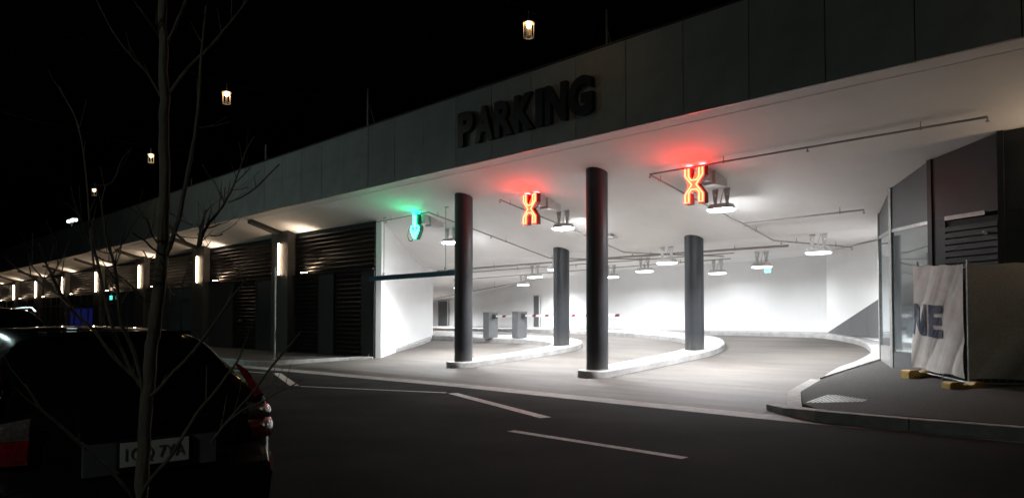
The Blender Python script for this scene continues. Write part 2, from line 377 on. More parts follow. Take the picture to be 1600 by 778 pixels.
def island(label, pts, ws):
    L, R = band(pts, ws)
    # rounded nose
    c = (L[0]+R[0])/2; r = (L[0]-R[0]).length/2; d = (Vector(pts[0])-Vector(pts[1])).normalized(); nn = Vector((-d.y, d.x))
    nl = []; nr = []
    for k in range(5, 0, -1):
        a = math.radians(90*k/5.4); nl.append(c+d*r*math.sin(a)-nn*r*math.cos(a)); nr.append(c+d*r*math.sin(a)+nn*r*math.cos(a))
    o = kerb_band('traffic_island', nl+L, nr+R, 'whitekerb', h=.17)
    o['label'] = label; o['category'] = 'traffic island'; o['group'] = 'white kerbed islands between the lanes'
island('white kerbed island curving back from the second front column', [(0, -.15), (.05, 1.2), (.12, 3), (0, 4.6), (-.7, 6.2), (-2, 7.6), (-4.6, 8.8), (-9, 9.8), (-15, 10.4), (-24, 10.6)], [.78, .8, .8, .95, 1.0, 1, 1, 1, 1, 1])
island('white kerbed island under the left front column, carrying the barriers', [(-5.1, -.15), (-5.0, 1.2), (-4.85, 3), (-5.15, 4.5), (-6.2, 5.6), (-8, 6.2), (-10.4, 6.3), (-15, 6.6), (-24, 6.8)], [.78, .8, .8, 1.0, 1.1, 1.2, 1.2, 1, 1])
L, _ = band([(5.2, .75), (4.93, 2.2), (4.85, 3.6), (4.4, 5.6), (3.2, 7.8), (1.2, 9.5), (-1.8, 10.6), (-6.2, 11.3), (-12, 12.3), (-16, 13.8), (-20, 14.9), (-30, 15.2)], [0]*12)
_, R = band([(5.22, .76), (5.235, 2.5), (5.25, 4.3), (5.3, 6.1), (3.8, 8.6), (1.2, 11.25), (-1.9, 12.2), (-6.6, 12.6), (-12, 13.6), (-15.9, 15.2), (-19.8, 16.2), (-30, 16.35)], [0]*12)
ok = kerb_band('outer_kerb', L, R, 'whitekerb', h=.16); ok['kind'] = 'structure'
L2, R2 = band([(-10.65, .45), (-11.7, 2.2), (-13.2, 4.4), (-14.6, 5.75), (-16.5, 5.8), (-30, 5.8)], [.3, .42, .5, .5, .45, .45])
lk2 = kerb_band('left_wall_kerb', L2, R2, 'whitekerb', h=.15); lk2['kind'] = 'structure'

# ============================================================ THE BUILDING
def wall_line(name, pts, z0, z1, m, th=.2, **kw):
    """wall on the outer side (left of travel) of a polyline in (p,t)"""
    bm = bmesh.new(); P = [Vector(p) for p in pts]; rows = []
    for i, c in enumerate(P):
        d = (P[min(i+1, len(P)-1)]-P[max(i-1, 0)]).normalized(); nn = Vector((-d.y, d.x))*th
        za = z0(c) if callable(z0) else z0; zb = z1(c) if callable(z1) else z1
        rows.append([bm.verts.new((v.x, v.y, z)) for v, z in ((c, za), (c, zb), (c+nn, zb), (c+nn, za))])
    for A, B in zip(rows, rows[1:]):
        for k in range(4): bm.faces.new((A[k], A[(k+1) % 4], B[(k+1) % 4], B[k]))
    bm.faces.new(rows[0][::-1]); bm.faces.new(rows[-1])
    return obj(name, bm, m, loc=W(0, 0), rotz=ANG, **kw)
def cat(pts, k=6):
    out = []; n = len(pts)
    for i in range(n-1):
        p0 = pts[max(i-1, 0)]; p1 = pts[i]; p2 = pts[i+1]; p3 = pts[min(i+2, n-1)]
        for j in range(k):
            u = j/k; out.append(tuple(.5*((2*p1[d])+(-p0[d]+p2[d])*u+(2*p0[d]-5*p1[d]+4*p2[d]-p3[d])*u*u+(-p0[d]+3*p1[d]-3*p2[d]+p3[d])*u**3) for d in (0, 1)))
    return out+[pts[-1]]
wr = cat([(5.3, 4.3), (5.3, 6.1), (3.8, 8.6), (1.2, 11.25), (-1.93, 12.2)])
wl = cat([(-1.95, 12.2), (-6.6, 12.6), (-12, 13.6), (-15.9, 15.2), (-19.8, 16.2), (-24, 16.5), (-31, 16.5)])
def tagw(o, label, name=None):
    o['label'] = label; o['category'] = 'wall'; return o
tagw(wall_line('garage_wall', wr[::-1], .3, 4.3, 'wall', th=-.2), 'white curved wall at the right end of the garage, behind the dark wedge')
tagw(wall_line('garage_wall', wl, .3, 4.3, 'wall', th=-.2), 'long white rear wall of the garage behind the boom gates')
tagw(wall_line('garage_wall', [(-10.42, .45), (-14.7, 6.05)], .0, 5.2, 'wall', th=-.2), 'white side wall left of the entry lane, under the green arrow')
tagw(wall_line('garage_wall', [(-14.82, 6.2), (-31, 6.2)], .0, 4.3, 'wall', th=-.2), 'inner white wall turning left behind the side wall')
tagw(wall_line('garage_wall', [(-31, 16.6), (-31, 6.0)], .0, 4.3, 'wall', th=.2), 'white end wall far inside the garage at left')
# joint strip at the corner of the rear wall
jt = obj('joint_strip', box(-.012, .012, -.02, 0, .9, 3.7), 'cabinet', loc=W(-1.97, 12.14), rotz=ANG, kind='structure')

# soffit: sloping slab, with a thin recess line near the edge
def soffit_piece(p0, p1, t0, t1, n=1, name='soffit'):
    bm = bmesh.new()
    a = [bm.verts.new((x, y, zc(x, y))) for x, y in ((p0, t0), (p1, t0), (p1, t1), (p0, t1))]
    b = [bm.verts.new((x, y, zc(x, y)+.12)) for x, y in ((p0, t0), (p1, t0), (p1, t1), (p0, t1))]
    bm.faces.new(a[::-1]); bm.faces.new(b)
    for i in range(4): bm.faces.new((a[i], a[(i+1) % 4], b[(i+1) % 4], b[i]))
    return bm
canopy = thing('canopy_roof', 'long sloping white canopy soffit with grey panelled fascia above the garage entrance', 'canopy', W(0, 0), ANG)
obj('soffit', soffit_piece(-10.9, 16, -1.19, 4.7), 'soffit', canopy)
obj('soffit', soffit_piece(-100, -10.9, -1.19, .8), 'soffit', canopy)
obj('soffit', soffit_piece(-15.2, -10.9, .8, 4.7), 'soffit', canopy)
obj('edge_soffit', soffit_piece(-100, 16, -1.48, -1.215), 'soffit', canopy)
obj('joint_recess', box(-100, 16, -1.25, -1.15, 5.56, 5.7), 'dark', canopy)
obj('roof_slab', box(-100, 16, -1.3, 30, 6.95, 7.2), 'charcoal', canopy)
obj('upper_wall', box(-100, 16, 4.8, 5.0, 3.9, 6.95), 'charcoal', canopy)
PW = 1.42
pm = [mesh('fascia_panel', box(.009, PW-.009, -.06, 0, 0, 1.9), 'fascia', bevel=.004), mesh('fascia_panel', box(.009, PW-.009, -.06, 0, 0, 1.9), 'fascia2', bevel=.004)]
p = -5.0-PW*8
for i in range(-24, 17):
    link('fascia_panel', pm[(i*7 % 3) % 2], canopy, (-5.0+PW*i, -1.5+random.uniform(-.002, .002), 5.56))
bm = bmesh.new()
pp = -5.0-PW*24
while pp > -99: bm_box(bm, pp-PW+.006, pp-.006, -1.56, -1.5, 5.56, 7.46); pp -= PW
obj('far_fascia_panels', bm, 'fascia', canopy, kind='stuff')
obj('fascia_backing', box(-100, 18, -1.497, -1.42, 5.575, 7.4), 'dark', canopy)
obj('coping', box(-100, 18.1, -1.6, -1.3, 7.462, 7.5), 'charcoal', canopy)
# interior flat ceiling
bm = bmesh.new(); rows = []
TT = [4.7, 8, 12, 16, 18]; PP = [-32, -28, -24, -20.5, -17, -12, -6, 0, 7]
V = {(a, b): bm.verts.new((a, b, zc(a, max(b, 4.71)) if b > 4.7 else zc(a, 4.71))) for a in PP for b in TT}
V2 = {(a, b): bm.verts.new((a, b, V[(a, b)].co.z+.15)) for a in PP for b in TT}
for VV in (V, V2):
    for a, a2 in zip(PP, PP[1:]):
        for b, b2 in zip(TT, TT[1:]): bm.faces.new((VV[(a, b)], VV[(a, b2)], VV[(a2, b2)], VV[(a2, b)]))
obj('garage_ceiling', bm, 'soffit', kind='structure', loc=W(0, 0), rotz=ANG)

# fascia letters
sign = thing('fascia_sign', 'unlit black block letters reading PARKING on the grey fascia', 'sign', W(0, -1.57, 6.04), ANG)
ws = {'P': .62, 'A': .68, 'R': .64, 'K': .66, 'I': .24, 'N': .66, 'G': .7}
x = -3.36
gap = (4.62-sum(ws[c] for c in 'PARKING'))/6
for c in 'PARKING':
    me = fit(text_mesh(c, 1, .12, 'letter', offset=.05), ws[c], .9)
    link('letter', me, sign, (x+ws[c]/2, -.06, 0)); x += ws[c]+gap

# columns
def column(p, t, label):
    z0 = zg(t)+.15; th = thing('round_column', label, 'column', W(p, t, z0), ANG, 'round charcoal columns of the entrance')
    bm = bmesh.new(); seg = 40; R = .27; low = []; hi = []
    for k in range(seg):
        a = 2*math.pi*k/seg; dx, dy = R*math.cos(a), R*math.sin(a)
        low.append(bm.verts.new((dx, dy, 0))); hi.append(bm.verts.new((dx, dy, zc(p+dx, t+dy)-z0+.02)))
    for k in range(seg): bm.faces.new((low[k], low[(k+1) % seg], hi[(k+1) % seg], hi[k]))
    bm.faces.new(low[::-1]); bm.faces.new(hi)
    obj('shaft', bm, 'column', th, smooth=True)
    # seam between the two column half-sleeves
    a = math.radians(-75)
    obj('seam', box(-.006, .006, -.006, .006, .02, 2.6), 'charcoal', th, loc=(math.cos(a)*(R-.001), math.sin(a)*(R-.001), 0))
    bm = bmesh.new(); bm_lathe(bm, [(R+.012, 0), (R+.012, .03), (R+.002, .04)], 40); obj('base_collar', bm, 'charcoal', th, smooth=True)
column(0, 0, 'tall front column between the two red crosses')
column(-5.1, 0, 'front column at left, beside the green arrow')
column(-.02, 4.38, 'rear column behind the right red cross')
column(-5.15, 4.35, 'rear column seen between the two front columns')

# ---------------------------------------------------- louvred street wall to the left
obj('street_wall', box(-100, -10.44, .52, .7, 0, 5.1), 'dark', kind='structure', loc=W(0, 0), rotz=ANG)
PIER = [-17.0-8.73*k for k in range(8)]
def slat_mesh(L):
    bm = bmesh.new()
    prof = [(0, 0), (-.028, .03), (-.04, .085), (-.03, .12), (0, .15)]
    a = [bm.verts.new((0, y, z)) for y, z in prof]; b = [bm.verts.new((L, y, z)) for y, z in prof]
    for i in range(4): bm.faces.new((a[i], b[i], b[i+1], a[i+1]))
    bm.faces.new(a[::-1]); bm.faces.new(b)
    return mesh('slat', bm, 'louvre', smooth=True)
def louvre(p0, p1, z0, z1, label, joined=False):
    th = thing('louvre_screen', label, 'louvre screen', W(p0, .45, z0), ANG, 'charcoal louvre screens along the street wall')
    n = int((z1-z0)/.165); me = slat_mesh(p1-p0)
    if joined:
        bm = bmesh.new(); 
        for i in range(n):
            t = bmesh.new(); t.from_mesh(me); bmesh.ops.translate(t, verts=t.verts, vec=(0, 0, i*.165)); tm = bpy.data.meshes.new('x'); t.to_mesh(tm); t.free(); bm.from_mesh(tm); bpy.data.meshes.remove(tm)
        obj('slats', bm, 'louvre', th, kind='stuff')
    else:
        for i in range(n): link('slat', me, th, (0, 0, i*.165))
    obj('backing', box(0, p1-p0, -.002, .018, 0, n*.165), 'charcoal', th)
def ledge(p0, p1, label):
    th = thing('wall_ledge', label, 'ledge', W(p0, .42, 3.27), ANG, 'thin metal ledges above the doors')
    obj('ledge_top', box(0, p1-p0, -.07, 0, 0, .03), 'louvre', th); obj('drip_edge', box(0, p1-p0, -.085, -.072, -.03, .03), 'louvre', th)
ordn = ['first', 'second', 'third', 'fourth', 'fifth', 'sixth', 'seventh', 'eighth', 'ninth']
for k in range(len(PIER)):
    a = PIER[k]+.74; b = (-10.47 if k == 0 else PIER[k-1]-.74)
    louvre(a, b, 3.36, 5.0, 'upper louvre band in the %s bay left of the white side wall' % ordn[k], joined=k > 3)
    ledge(a, b, 'ledge under the louvre band of the %s bay left of the white side wall' % ordn[k])
def uplight(p, label):
    th = thing('wall_uplight', label, 'uplight', W(p, .27, 3.3), ANG, 'small uplights on the ledges')
    obj('housing', box(-.22, .22, -.05, .05, 0, .05), 'galv', th); obj('lens', box(-.2, .2, -.04, .04, .051, .06), 'e_strip', th)
    obj('bracket', box(-.03, .03, .051, .13, .0, .03), 'galv', th)
    ld = bpy.data.lights.new('uplight_glow', 'AREA'); ld.shape = 'RECTANGLE'; ld.size = .4; ld.size_y = .07; ld.energy = 12; ld.color = (1, .8, .6); ld.spread = math.radians(75)
    lo = bpy.data.objects.new('uplight_glow', ld); COL.objects.link(lo); lo.parent = th; lo.location = (0, -.01, .07); lo.rotation_euler = (math.radians(180-12), 0, 0)
for k in range(len(PIER)): uplight(PIER[k]+1.75, 'small bright uplight on the ledge of the %s bay left of the white side wall' % ordn[k])
def door(p0, p1, label, m='door', handle=False):
    th = thing('flush_door', label, 'door', W(p0, .42, .17), ANG)
    obj('leaf', box(.02, p1-p0-.02, -.03, .03, .01, 3.08), m, th, bevel=.006)
    obj('frame', (lambda bm: (bm_box(bm, -.03, .018, -.04, .04, 0, 3.1), bm_box(bm, p1-p0-.018, p1-p0+.03, -.04, .04, 0, 3.1), bm)[2])(bmesh.new()), 'charcoal', th)
    if handle:
        bm = bmesh.new(); bm_tube(bm, [(p1-p0-.12, -.03, 1.24), (p1-p0-.12, -.09, 1.24), (p1-p0-.42, -.1, 1.24)], .018); obj('handle', bm, 'chrome', th, smooth=True)
louvre(-16.2, -14.4, .2, 3.2, 'lower louvres between the first pier and the flush grey door')
door(-14.3, -13.2, 'tall flush grey door nearest the garage entrance')
louvre(-13.1, -11.35, .2, 3.2, 'lower louvres right of the flush grey door')
obj('wall_panel', box(-11.28, -10.46, .4, .46, .17, 3.22), 'charcoal', loc=W(0, 0), rotz=ANG, label='smooth dark wall panel at the corner of the garage entrance', category='wall panel')
door(-25.0, -22.25, 'wide flush dark double door left of the first pier', handle=False)
louvre(-22.15, -19.9, .2, 3.2, 'lower louvres with a bright lever handle, left of the first pier')
th = thing('lever_handle', 'bright steel lever handle on the dark louvred door', 'handle', W(-21.5, .4, 1.43), ANG)
obj('lever', tube([(0, 0, 0), (0, -.08, 0), (.5, -.09, 0)], .022), 'chrome', th, smooth=True); obj('rose', tube([(0, .03, 0), (0, -.015, 0)], .05, 14), 'chrome', th, smooth=True)
door(-19.8, -17.8, 'smooth dark door beside the first pier', m='charcoal')
# shopfronts further left
def shopfront(p0, p1, label, panes=4, lit=None):
    th = thing('shopfront', label, 'shopfront', W(p0, .3, .17), ANG, 'dark glazed shopfronts along the street')
    w = p1-p0
    bm = bmesh.new()
    for i in range(panes+1): x = w*i/panes; bm_box(bm, x-.04, x+.04, -.04, .04, 0, 3.08)
    for z in (0, 2.3, 3.02): bm_box(bm, .04, w-.04, -.035, .035, z, z+.07)
    obj('window_frame', bm, 'charcoal', th)
    for i in range(panes):
        obj('pane', box(w*i/panes+.041, w*(i+1)/panes-.041, -.006, .006, .071, 2.299), 'glass', th)
        obj('upper_pane', box(w*i/panes+.041, w*(i+1)/panes-.041, -.006, .006, 2.371, 3.019), 'glass', th)
    return th
# openings for shop interiors
def room(p0, p1, label, m='shop'):
    th = thing('shop_interior', label, 'shop interior', W(p0, .36, .17), ANG, 'dim rooms behind the shopfronts')
    w = p1-p0
    obj('back_wall', box(.02, w-.02, .11, .135, 0, 3.05), m, th)
    return th
for k in range(2, 8):
    a = PIER[k]+.76; b = PIER[k-1]-.76
    shopfront(a, b, '%s glazed shopfront counted leftward from the double door' % ordn[k-2], 4)
r = room(PIER[4]+.8, PIER[3]-.8, 'glowing blue wall display behind the shopfront glass')
obj('blue_display', box(.2, 6.9, .06, .10, .2, 2.1), 'e_blue', r)
r2 = room(PIER[3]+.8, PIER[2]-.8, 'dim shop room right of the blue display')
def exit_sign(loc, m, label, w=.42, h=.2):
    th = thing('exit_sign', label, 'exit sign', loc, ANG)
    obj('face', box(-w/2, w/2, -.025, .0, 0, h), m, th); obj('housing', box(-w/2-.02, w/2+.02, 0, .05, -.02, h+.02), 'whitemetal', th)
    me = fit(text_mesh('EXIT', .2, .004, 'whitemetal', .004, 'lettering'), w*.75, h*.5); link('lettering', me, th, (0, -.03, h*.25))
    obj('hanger', tube([(0, .02, h), (0, .02, h+.2)], .01), 'whitemetal', th)
    return th
exit_sign(W(-40.2, .2, 2.75), 'e_exit', 'small green exit sign glowing in the blue lit shopfront', .5, .25)

# piers with strip lights, ceiling beams
pier_proto = None
for k, pc in enumerate(PIER):
    lab = 'brown-grey %s pier left of the garage entrance' % ordn[k]
    if pier_proto is None:
        th = thing('wall_pier', lab, 'pier', W(pc, 0, 0), ANG, 'piers along the street wall')
        obj('shaft', box(-.72, .72, .1, .5, .1, 5.13), 'pier', th, bevel=.01)
        obj('beam', (lambda bm: (bm_prism(bm, [(-.2, -1.19), (.2, -1.19), (.2, .098), (-.2, .098)], lambda q: 5.14-.3*q[1]-.14, lambda q: 5.14-.3*q[1]+.05), bm)[1])(bmesh.new()), 'pier', th)
        pier_proto = th
        st = thing('strip_light', '', 'wall light', W(pc, .095, 3.3), ANG, 'vertical strip lights on the piers')
        obj('tube', tube([(0, -.035, .03), (0, -.035, 1.32)], .027, 10), 'e_strip', st)
        obj('end_cap', box(-.05, .05, -.08, 0, -.02, .03), 'galv', st); obj('end_cap', box(-.05, .05, -.08, 0, 1.32, 1.37), 'galv', st)
        obj('back_channel', box(-.05, .05, -.012, 0, .03, 1.32), 'galv', st)
        sproto = st; st['label'] = 'warm vertical strip light on the first pier left of the garage entrance'
    else:
        dup(pier_proto, W(pc, 0, 0), None, lab)
        dup(sproto, W(pc, .095, 3.3), None, 'warm vertical strip light on the %s pier left of the garage entrance' % ordn[k])
# street pole at the footpath edge
sp = thing('sign_pole', 'thin galvanised pole on the footpath edge under the first strip light', 'pole', W(-11.75, -2.65, .165), ANG)
obj('post', tube([(0, 0, 0), (0, 0, 3.05)], .03, 12), 'galv', sp, smooth=True); obj('cap', tube([(0, 0, 3.05), (0, 0, 3.08)], .034, 12), 'galv', sp)
for z in (.45, 1.35): obj('clamp', tube([(0, 0, z), (0, 0, z+.04)], .038, 12), 'galv', sp)
obj('base_plate', box(-.08, .08, -.08, .08, 0, .012), 'galv', sp)
0 and obj('sign_blade', box(-.006, .006, .03, .3, 2.55, 2.95), 'galv', sp)
# height bar
hb = thing('height_bar', 'navy clearance bar hung across the left entry lane', 'height bar', W(-10.5, .4, 2.85), ANG)
obj('bar', box(-.2, 5.15, -.05, .05, 0, .16), 'bar', hb, bevel=.01)
for x in (.65, 4.05):
    zt = zc(0, .4)-2.85
    obj('hanger_rod', tube([(x, 0, .16), (x, 0, zt)], .012, 6), 'galv', hb); obj('clevis', box(x-.025, x+.025, -.03, .03, .16, .26), 'galv', hb)
    obj('ceiling_bracket', box(x-.02, x+.12, -.03, .03, zt-.03, zt), 'galv', hb)

# ============================================================ LANE SIGNALS
def extrude_poly(pts, y0, y1):
    bm = bmesh.new(); n = len(pts)
    a = [bm.verts.new((x, y0, z)) for x, z in pts]; b = [bm.verts.new((x, y1, z)) for x, z in pts]
    for i in range(n): bm.faces.new((a[i], a[(i+1) % n], b[(i+1) % n], b[i]))
    bm.faces.new(a[::-1]); bm.faces.new(b); bmesh.ops.triangulate(bm, faces=[f for f in bm.faces if len(f.verts) > 4]); return bm
def inset(pts, d):
    n = len(pts); out = []; area = sum(pts[i][0]*pts[(i+1) % n][1]-pts[(i+1) % n][0]*pts[i][1] for i in range(n)); s = 1 if area > 0 else -1
    for i in range(n):
        a, b, c = Vector(pts[i-1]), Vector(pts[i]), Vector(pts[(i+1) % n])
        e1 = (b-a).normalized(); e2 = (c-b).normalized(); n1 = Vector((-e1.y, e1.x))*s; n2 = Vector((-e2.y, e2.x))*s
        m = (n1+n2); m = m/max(m.length_squared*.5, .35); out.append(tuple(b+m*d))
    return out
half = [(.1, .43), (.26, .43), (.26, .2), (.1, .0), (.26, -.2), (.26, -.43), (.1, -.43), (.1, -.2), (.055, -.14)]
XP = half+[(-x, z) for x, z in half[::-1]]
half_top = [(-.05, .155), (-.085, .22)]
XP = [(-.1, .43), (-.1, .2), (-.055, .14), (.055, .14), (.1, .2)]+half+[(-x, z) for x, z in half[:-0 or None][::-1][:-1]]
def signal(kind, loc, label, tint):
    th = thing('lane_signal', label, 'lane signal', loc, ANG, 'glowing lane signals under the canopy')
    if kind == 'x': P = XP
    else: P = [(-.075, .43), (-.075, .03), (-.17, .05), (-.235, -.03), (-.22, -.14), (-.12, -.3), (-.03, -.42), (.03, -.42), (.12, -.3), (.22, -.14), (.235, -.03), (.17, .05), (.075, .03), (.075, .43)][::-1]
    obj('housing', extrude_poly(P, -.02, .13), tint+'body', th)
    obj('face', extrude_poly(inset(P, .012), -.03, -.02), 'e_'+tint+'face', th)
    Q = inset(P, .034)
    obj('neon_tube', tube([(x, -.055, z) for x, z in Q], (.018 if kind == 'x' else .028), 7, closed=True), 'e_'+tint, th, smooth=True)
    if kind != 'x': obj('neon_tube', tube([(0, -.05, .38), (0, -.05, -.3)], .022, 7), 'e_'+tint, th); obj('neon_tube', tube([(-.12, -.05, -.1), (0, -.05, -.3), (.12, -.05, -.1)], .016, 7), 'e_'+tint, th)
    # glowing strips added on top to throw the colour on the soffit
    for s in ((-1, 1) if kind == 'x' else (0,)):
        w = .085 if kind == 'x' else .07
        obj('added_top_glow', box(s*.172-w*.9, s*.172+w*.9, .0, .11, .431, .44), 'e_'+tint+'top', th)
    obj('box_arm', box(.02, .2, .131, .42, .1, .38), 'whitemetal', th, bevel=.008)
    obj('control_box', box(-.05, .26, .42, .95, .04, .36), 'whitemetal', th, bevel=.01)
    zt = zc(0, .4+.6)-loc[2]
    obj('stem', box(.08, .14, .6, .66, .36, zt), 'whitemetal', th)
    if kind != 'x':
        pts = [(-.42+.17*math.cos(a), .1, -.2+.24*math.sin(a)) for a in [2*math.pi*i/20 for i in range(20)]]
        obj('cable_loop', tube(pts, .016, 6, closed=True), 'greenbody', th, smooth=True)
    return th
signal('arrow', W(-8.0, .4, 4.54), 'green glowing down arrow over the left lane', 'green')
signal('x', W(-2.7, .4, 4.55), 'red glowing cross over the middle lane, between the two front columns', 'red')
signal('x', W(2.54, .4, 4.54), 'red glowing cross over the right lane, the larger of the two', 'red')

# ============================================================ LOW-BAY LIGHTS
def fixture(loc, label, drop, t_):
    th = thing('low_bay_light', label, 'ceiling light', loc, ANG, 'white low-bay lights on V brackets')
    bm = bmesh.new(); A = [(-.31, -.2), (.31, -.2), (.31, .2), (-.31, .2)]; o = lambda k, c: [(max(-.31*k, min(.31*k, x*k)), y*k) for x, y in [(-.31, -.2+c), (-.31+c, -.2), (.31-c, -.2), (.31, -.2+c), (.31, .2-c), (.31-c, .2), (-.31+c, .2), (-.31, .2-c)]]
    bm_prism(bm, o(1, .06), .012, .13, top=o(.82, .06)); obj('housing', bm, 'whitemetal', th)
    bm = bmesh.new(); bm_prism(bm, o(.84, .06), -.03, .011, top=o(.96, .06)); obj('diffuser', bm, 'e_fix' if loc.y < 26 and len([q for q in bpy.data.lights if q.name.startswith('lamp_glow')]) < 3 else 'e_fix2', th)
    for s in (-1, 1):
        x = s*.16
        bm = bmesh.new()
        P = [(x-.03, .13), (x+.03, .13), (x+.085, drop), (x-.085, drop)]
        a = [bm.verts.new((q[0], -.012, q[1])) for q in P]; b = [bm.verts.new((q[0], .012, q[1])) for q in P]
        # hole in the bracket
        c0 = [bm.verts.new((x+.028*math.cos(t), -.012, .72*drop+.028*math.sin(t))) for t in [math.radians(-135+90*i) for i in range(4)]]
        c1 = [bm.verts.new((v.co.x, .012, v.co.z)) for v in c0]
        for i in range(4):
            j = (i+1) % 4; bm.faces.new((a[i], a[j], c0[j], c0[i])); bm.faces.new((b[i], c1[i], c1[j], b[j])); bm.faces.new((a[i], b[i], b[j], a[j])); bm.faces.new((c0[i], c0[j], c1[j], c1[i]))
        obj('bracket', bm, 'whitemetal', th)
    obj('conduit', tube([(-.05, .04, .13), (-.03, .06, .3), (.04, .06, drop)], .012, 6), 'whitemetal', th)
    ld = bpy.data.lights.new('lamp_glow', 'AREA'); ld.shape = 'RECTANGLE'; ld.size = .55; ld.size_y = .34; ld.energy = FIX_W[len([q for q in bpy.data.lights if q.name.startswith('lamp_glow')])-1]; ld.color = (.95, .975, 1.0); ld.spread = math.radians(128 if t_ < 3 else 168)
    lo = bpy.data.objects.new('lamp_glow', ld); COL.objects.link(lo); lo.parent = th; lo.location = (0, 0, -.06); lo.visible_camera = True
    return th
FIX_W = [320, 300, 310, 120, 150, 200, 60, 115, 220, 22, 135, 310, 310, 260]
FX = [((2.42, 1.73), 'low-bay light just right of the larger red cross'), ((-2.68, 1.72), 'low-bay light just right of the smaller red cross, between the front columns'),
      ((-7.9, 1.78), 'low-bay light beside the green arrow, left of the left front column'), ((3.33, 5.0), 'rightmost low-bay light, nearest the glazed pod'),
      ((-1.44, 5.1), 'low-bay light left of the rear column behind the right cross'), ((-5.87, 4.9), 'low-bay light partly behind the left rear column'),
      ((-.23, 8.78), 'low-bay light beside the small hanging exit sign'), ((-4.3, 7.88), 'small low-bay light right of the tall front column, second row back'),
      ((-9.63, 7.66), 'low-bay light above the boom gates, nearest of that line'), ((-3.06, 10.79), 'low-bay light hanging before the rear wall, right of the rear column'),
      ((-7.45, 9.92), 'low-bay light half hidden behind the tall front column'), ((-15.0, 12.3), 'far low-bay light above the dark rear door'),
      ((-18.0, 10.6), 'far low-bay light left of the left column, upper of two'), ((-25, 13.2), 'farthest low-bay light above the far left door')]
for (p, t), lab in FX:
    zz = zc(p, t); fixture(W(p, t, zz-.5), lab, .5, t)

# ============================================================ SPRINKLER PIPES
def pipe(label, pts, drops=(), heads=(), r=.022, h=.12):
    """pts in (p,t); runs h under the ceiling"""
    th = thing('sprinkler_pipe', label, 'pipe', W(0, 0), ANG, 'grey sprinkler pipes under the soffit')
    P = [(p, t, zc(p, t)-h) for p, t in pts]
    obj('pipe_run', tube(P, r, 8), 'pipe', th, smooth=True)
    def at(u):
        i = min(int(u), len(P)-2); f = u-i; return Vector(P[i])*(1-f)+Vector(P[i+1])*f
    for u in drops:
        q = at(u); obj('hanger', tube([q, (q.x, q.y, zc(q.x, q.y)+.01)], .009, 5), 'pipe', th)
        obj('hanger_ring', tube([(q.x-.015, q.y, q.z), (q.x+.015, q.y, q.z)], r+.012, 8), 'pipe', th)
    for u in heads:
        q = at(u); obj('sprinkler_head', tube([(q.x, q.y, q.z-.01), (q.x, q.y, q.z-.06), (q.x, q.y, q.z-.065), (q.x, q.y, q.z-.085)], [.012, .012, .032, .03], 8), 'pipe', th)
pipe('long sprinkler pipe running along the canopy edge from the larger red cross to the right', [(1.38, .3), (8.31, .3)], (.28, .85), (0, .55, 1))
pipe('sprinkler pipe sloping back behind the larger red cross', [(1.38, .34), (1.6, 1.6), (2.05, 3.5), (2.25, 4.68), (2.6, 6.2), (3.0, 8.0)], (.25, 2.4, 3.6, 4.6), (3.2, 5))
pipe('short sprinkler branch pipe toward the glazed pod', [(2.05, 3.45), (5.1, 3.38)], (.82,), (.02, 1))
pipe('sprinkler pipe sloping back behind the smaller red cross', [(-3.83, .29), (-3.1, 3.0), (-2.75, 4.65), (-2.2, 6.2), (-1.3, 8.2)], (.12, .9, 3.2), (0, 2.2))
pipe('sprinkler pipe sloping back beside the green arrow', [(-7.23, .3), (-6.75, 1.9), (-5.98, 4.65), (-5.2, 5.6), (-3.5, 7.5)], (.2, 1.4), (1.2,))
pipe('short sprinkler pipe crossing above the green arrow', [(-10.3, .38), (-7.23, .32)], (.3, .85), (.2,), r=.016)
pipe('thicker sprinkler main crossing the lanes behind the rear columns', [(-14, 6.0), (-4.7, 5.95), (1.9, 6.28)], (.4, 1.3, 1.75), (), r=.035)
pipe('thin sprinkler pipe farther back across the lanes, upper', [(-16, 7.6), (-5, 7.4), (-.4, 7.3)], (.5, 1.2, 1.7), (.8,), r=.018)
pipe('thin sprinkler pipe near the rear wall, lower', [(-18, 10.2), (-6, 9.7), (-1.6, 9.2)], (.5, 1.5), (1.1,), r=.018)
pipe('thin conduit along the far left ceiling of the garage', [(-28, 14.5), (-14.5, 13.2)], (.3, .7), (), r=.02)
th = thing('smoke_detector_box', 'small grey box on the soffit right of the tall front column', 'junction box', W(-2.45, 3.57, zc(0, 3.57)-.12), ANG)
obj('box_body', box(-.22, .22, -.1, .1, 0, .06), 'whitemetal', th, bevel=.01); obj('fixing_plate', box(-.1, .1, -.08, .08, .06, .14), 'galv', th)
exit_sign(W(-1.3, 11.3, 3.2), 'e_exitb', 'small blue-green exit sign hanging before the rear wall corner', .24, .26)

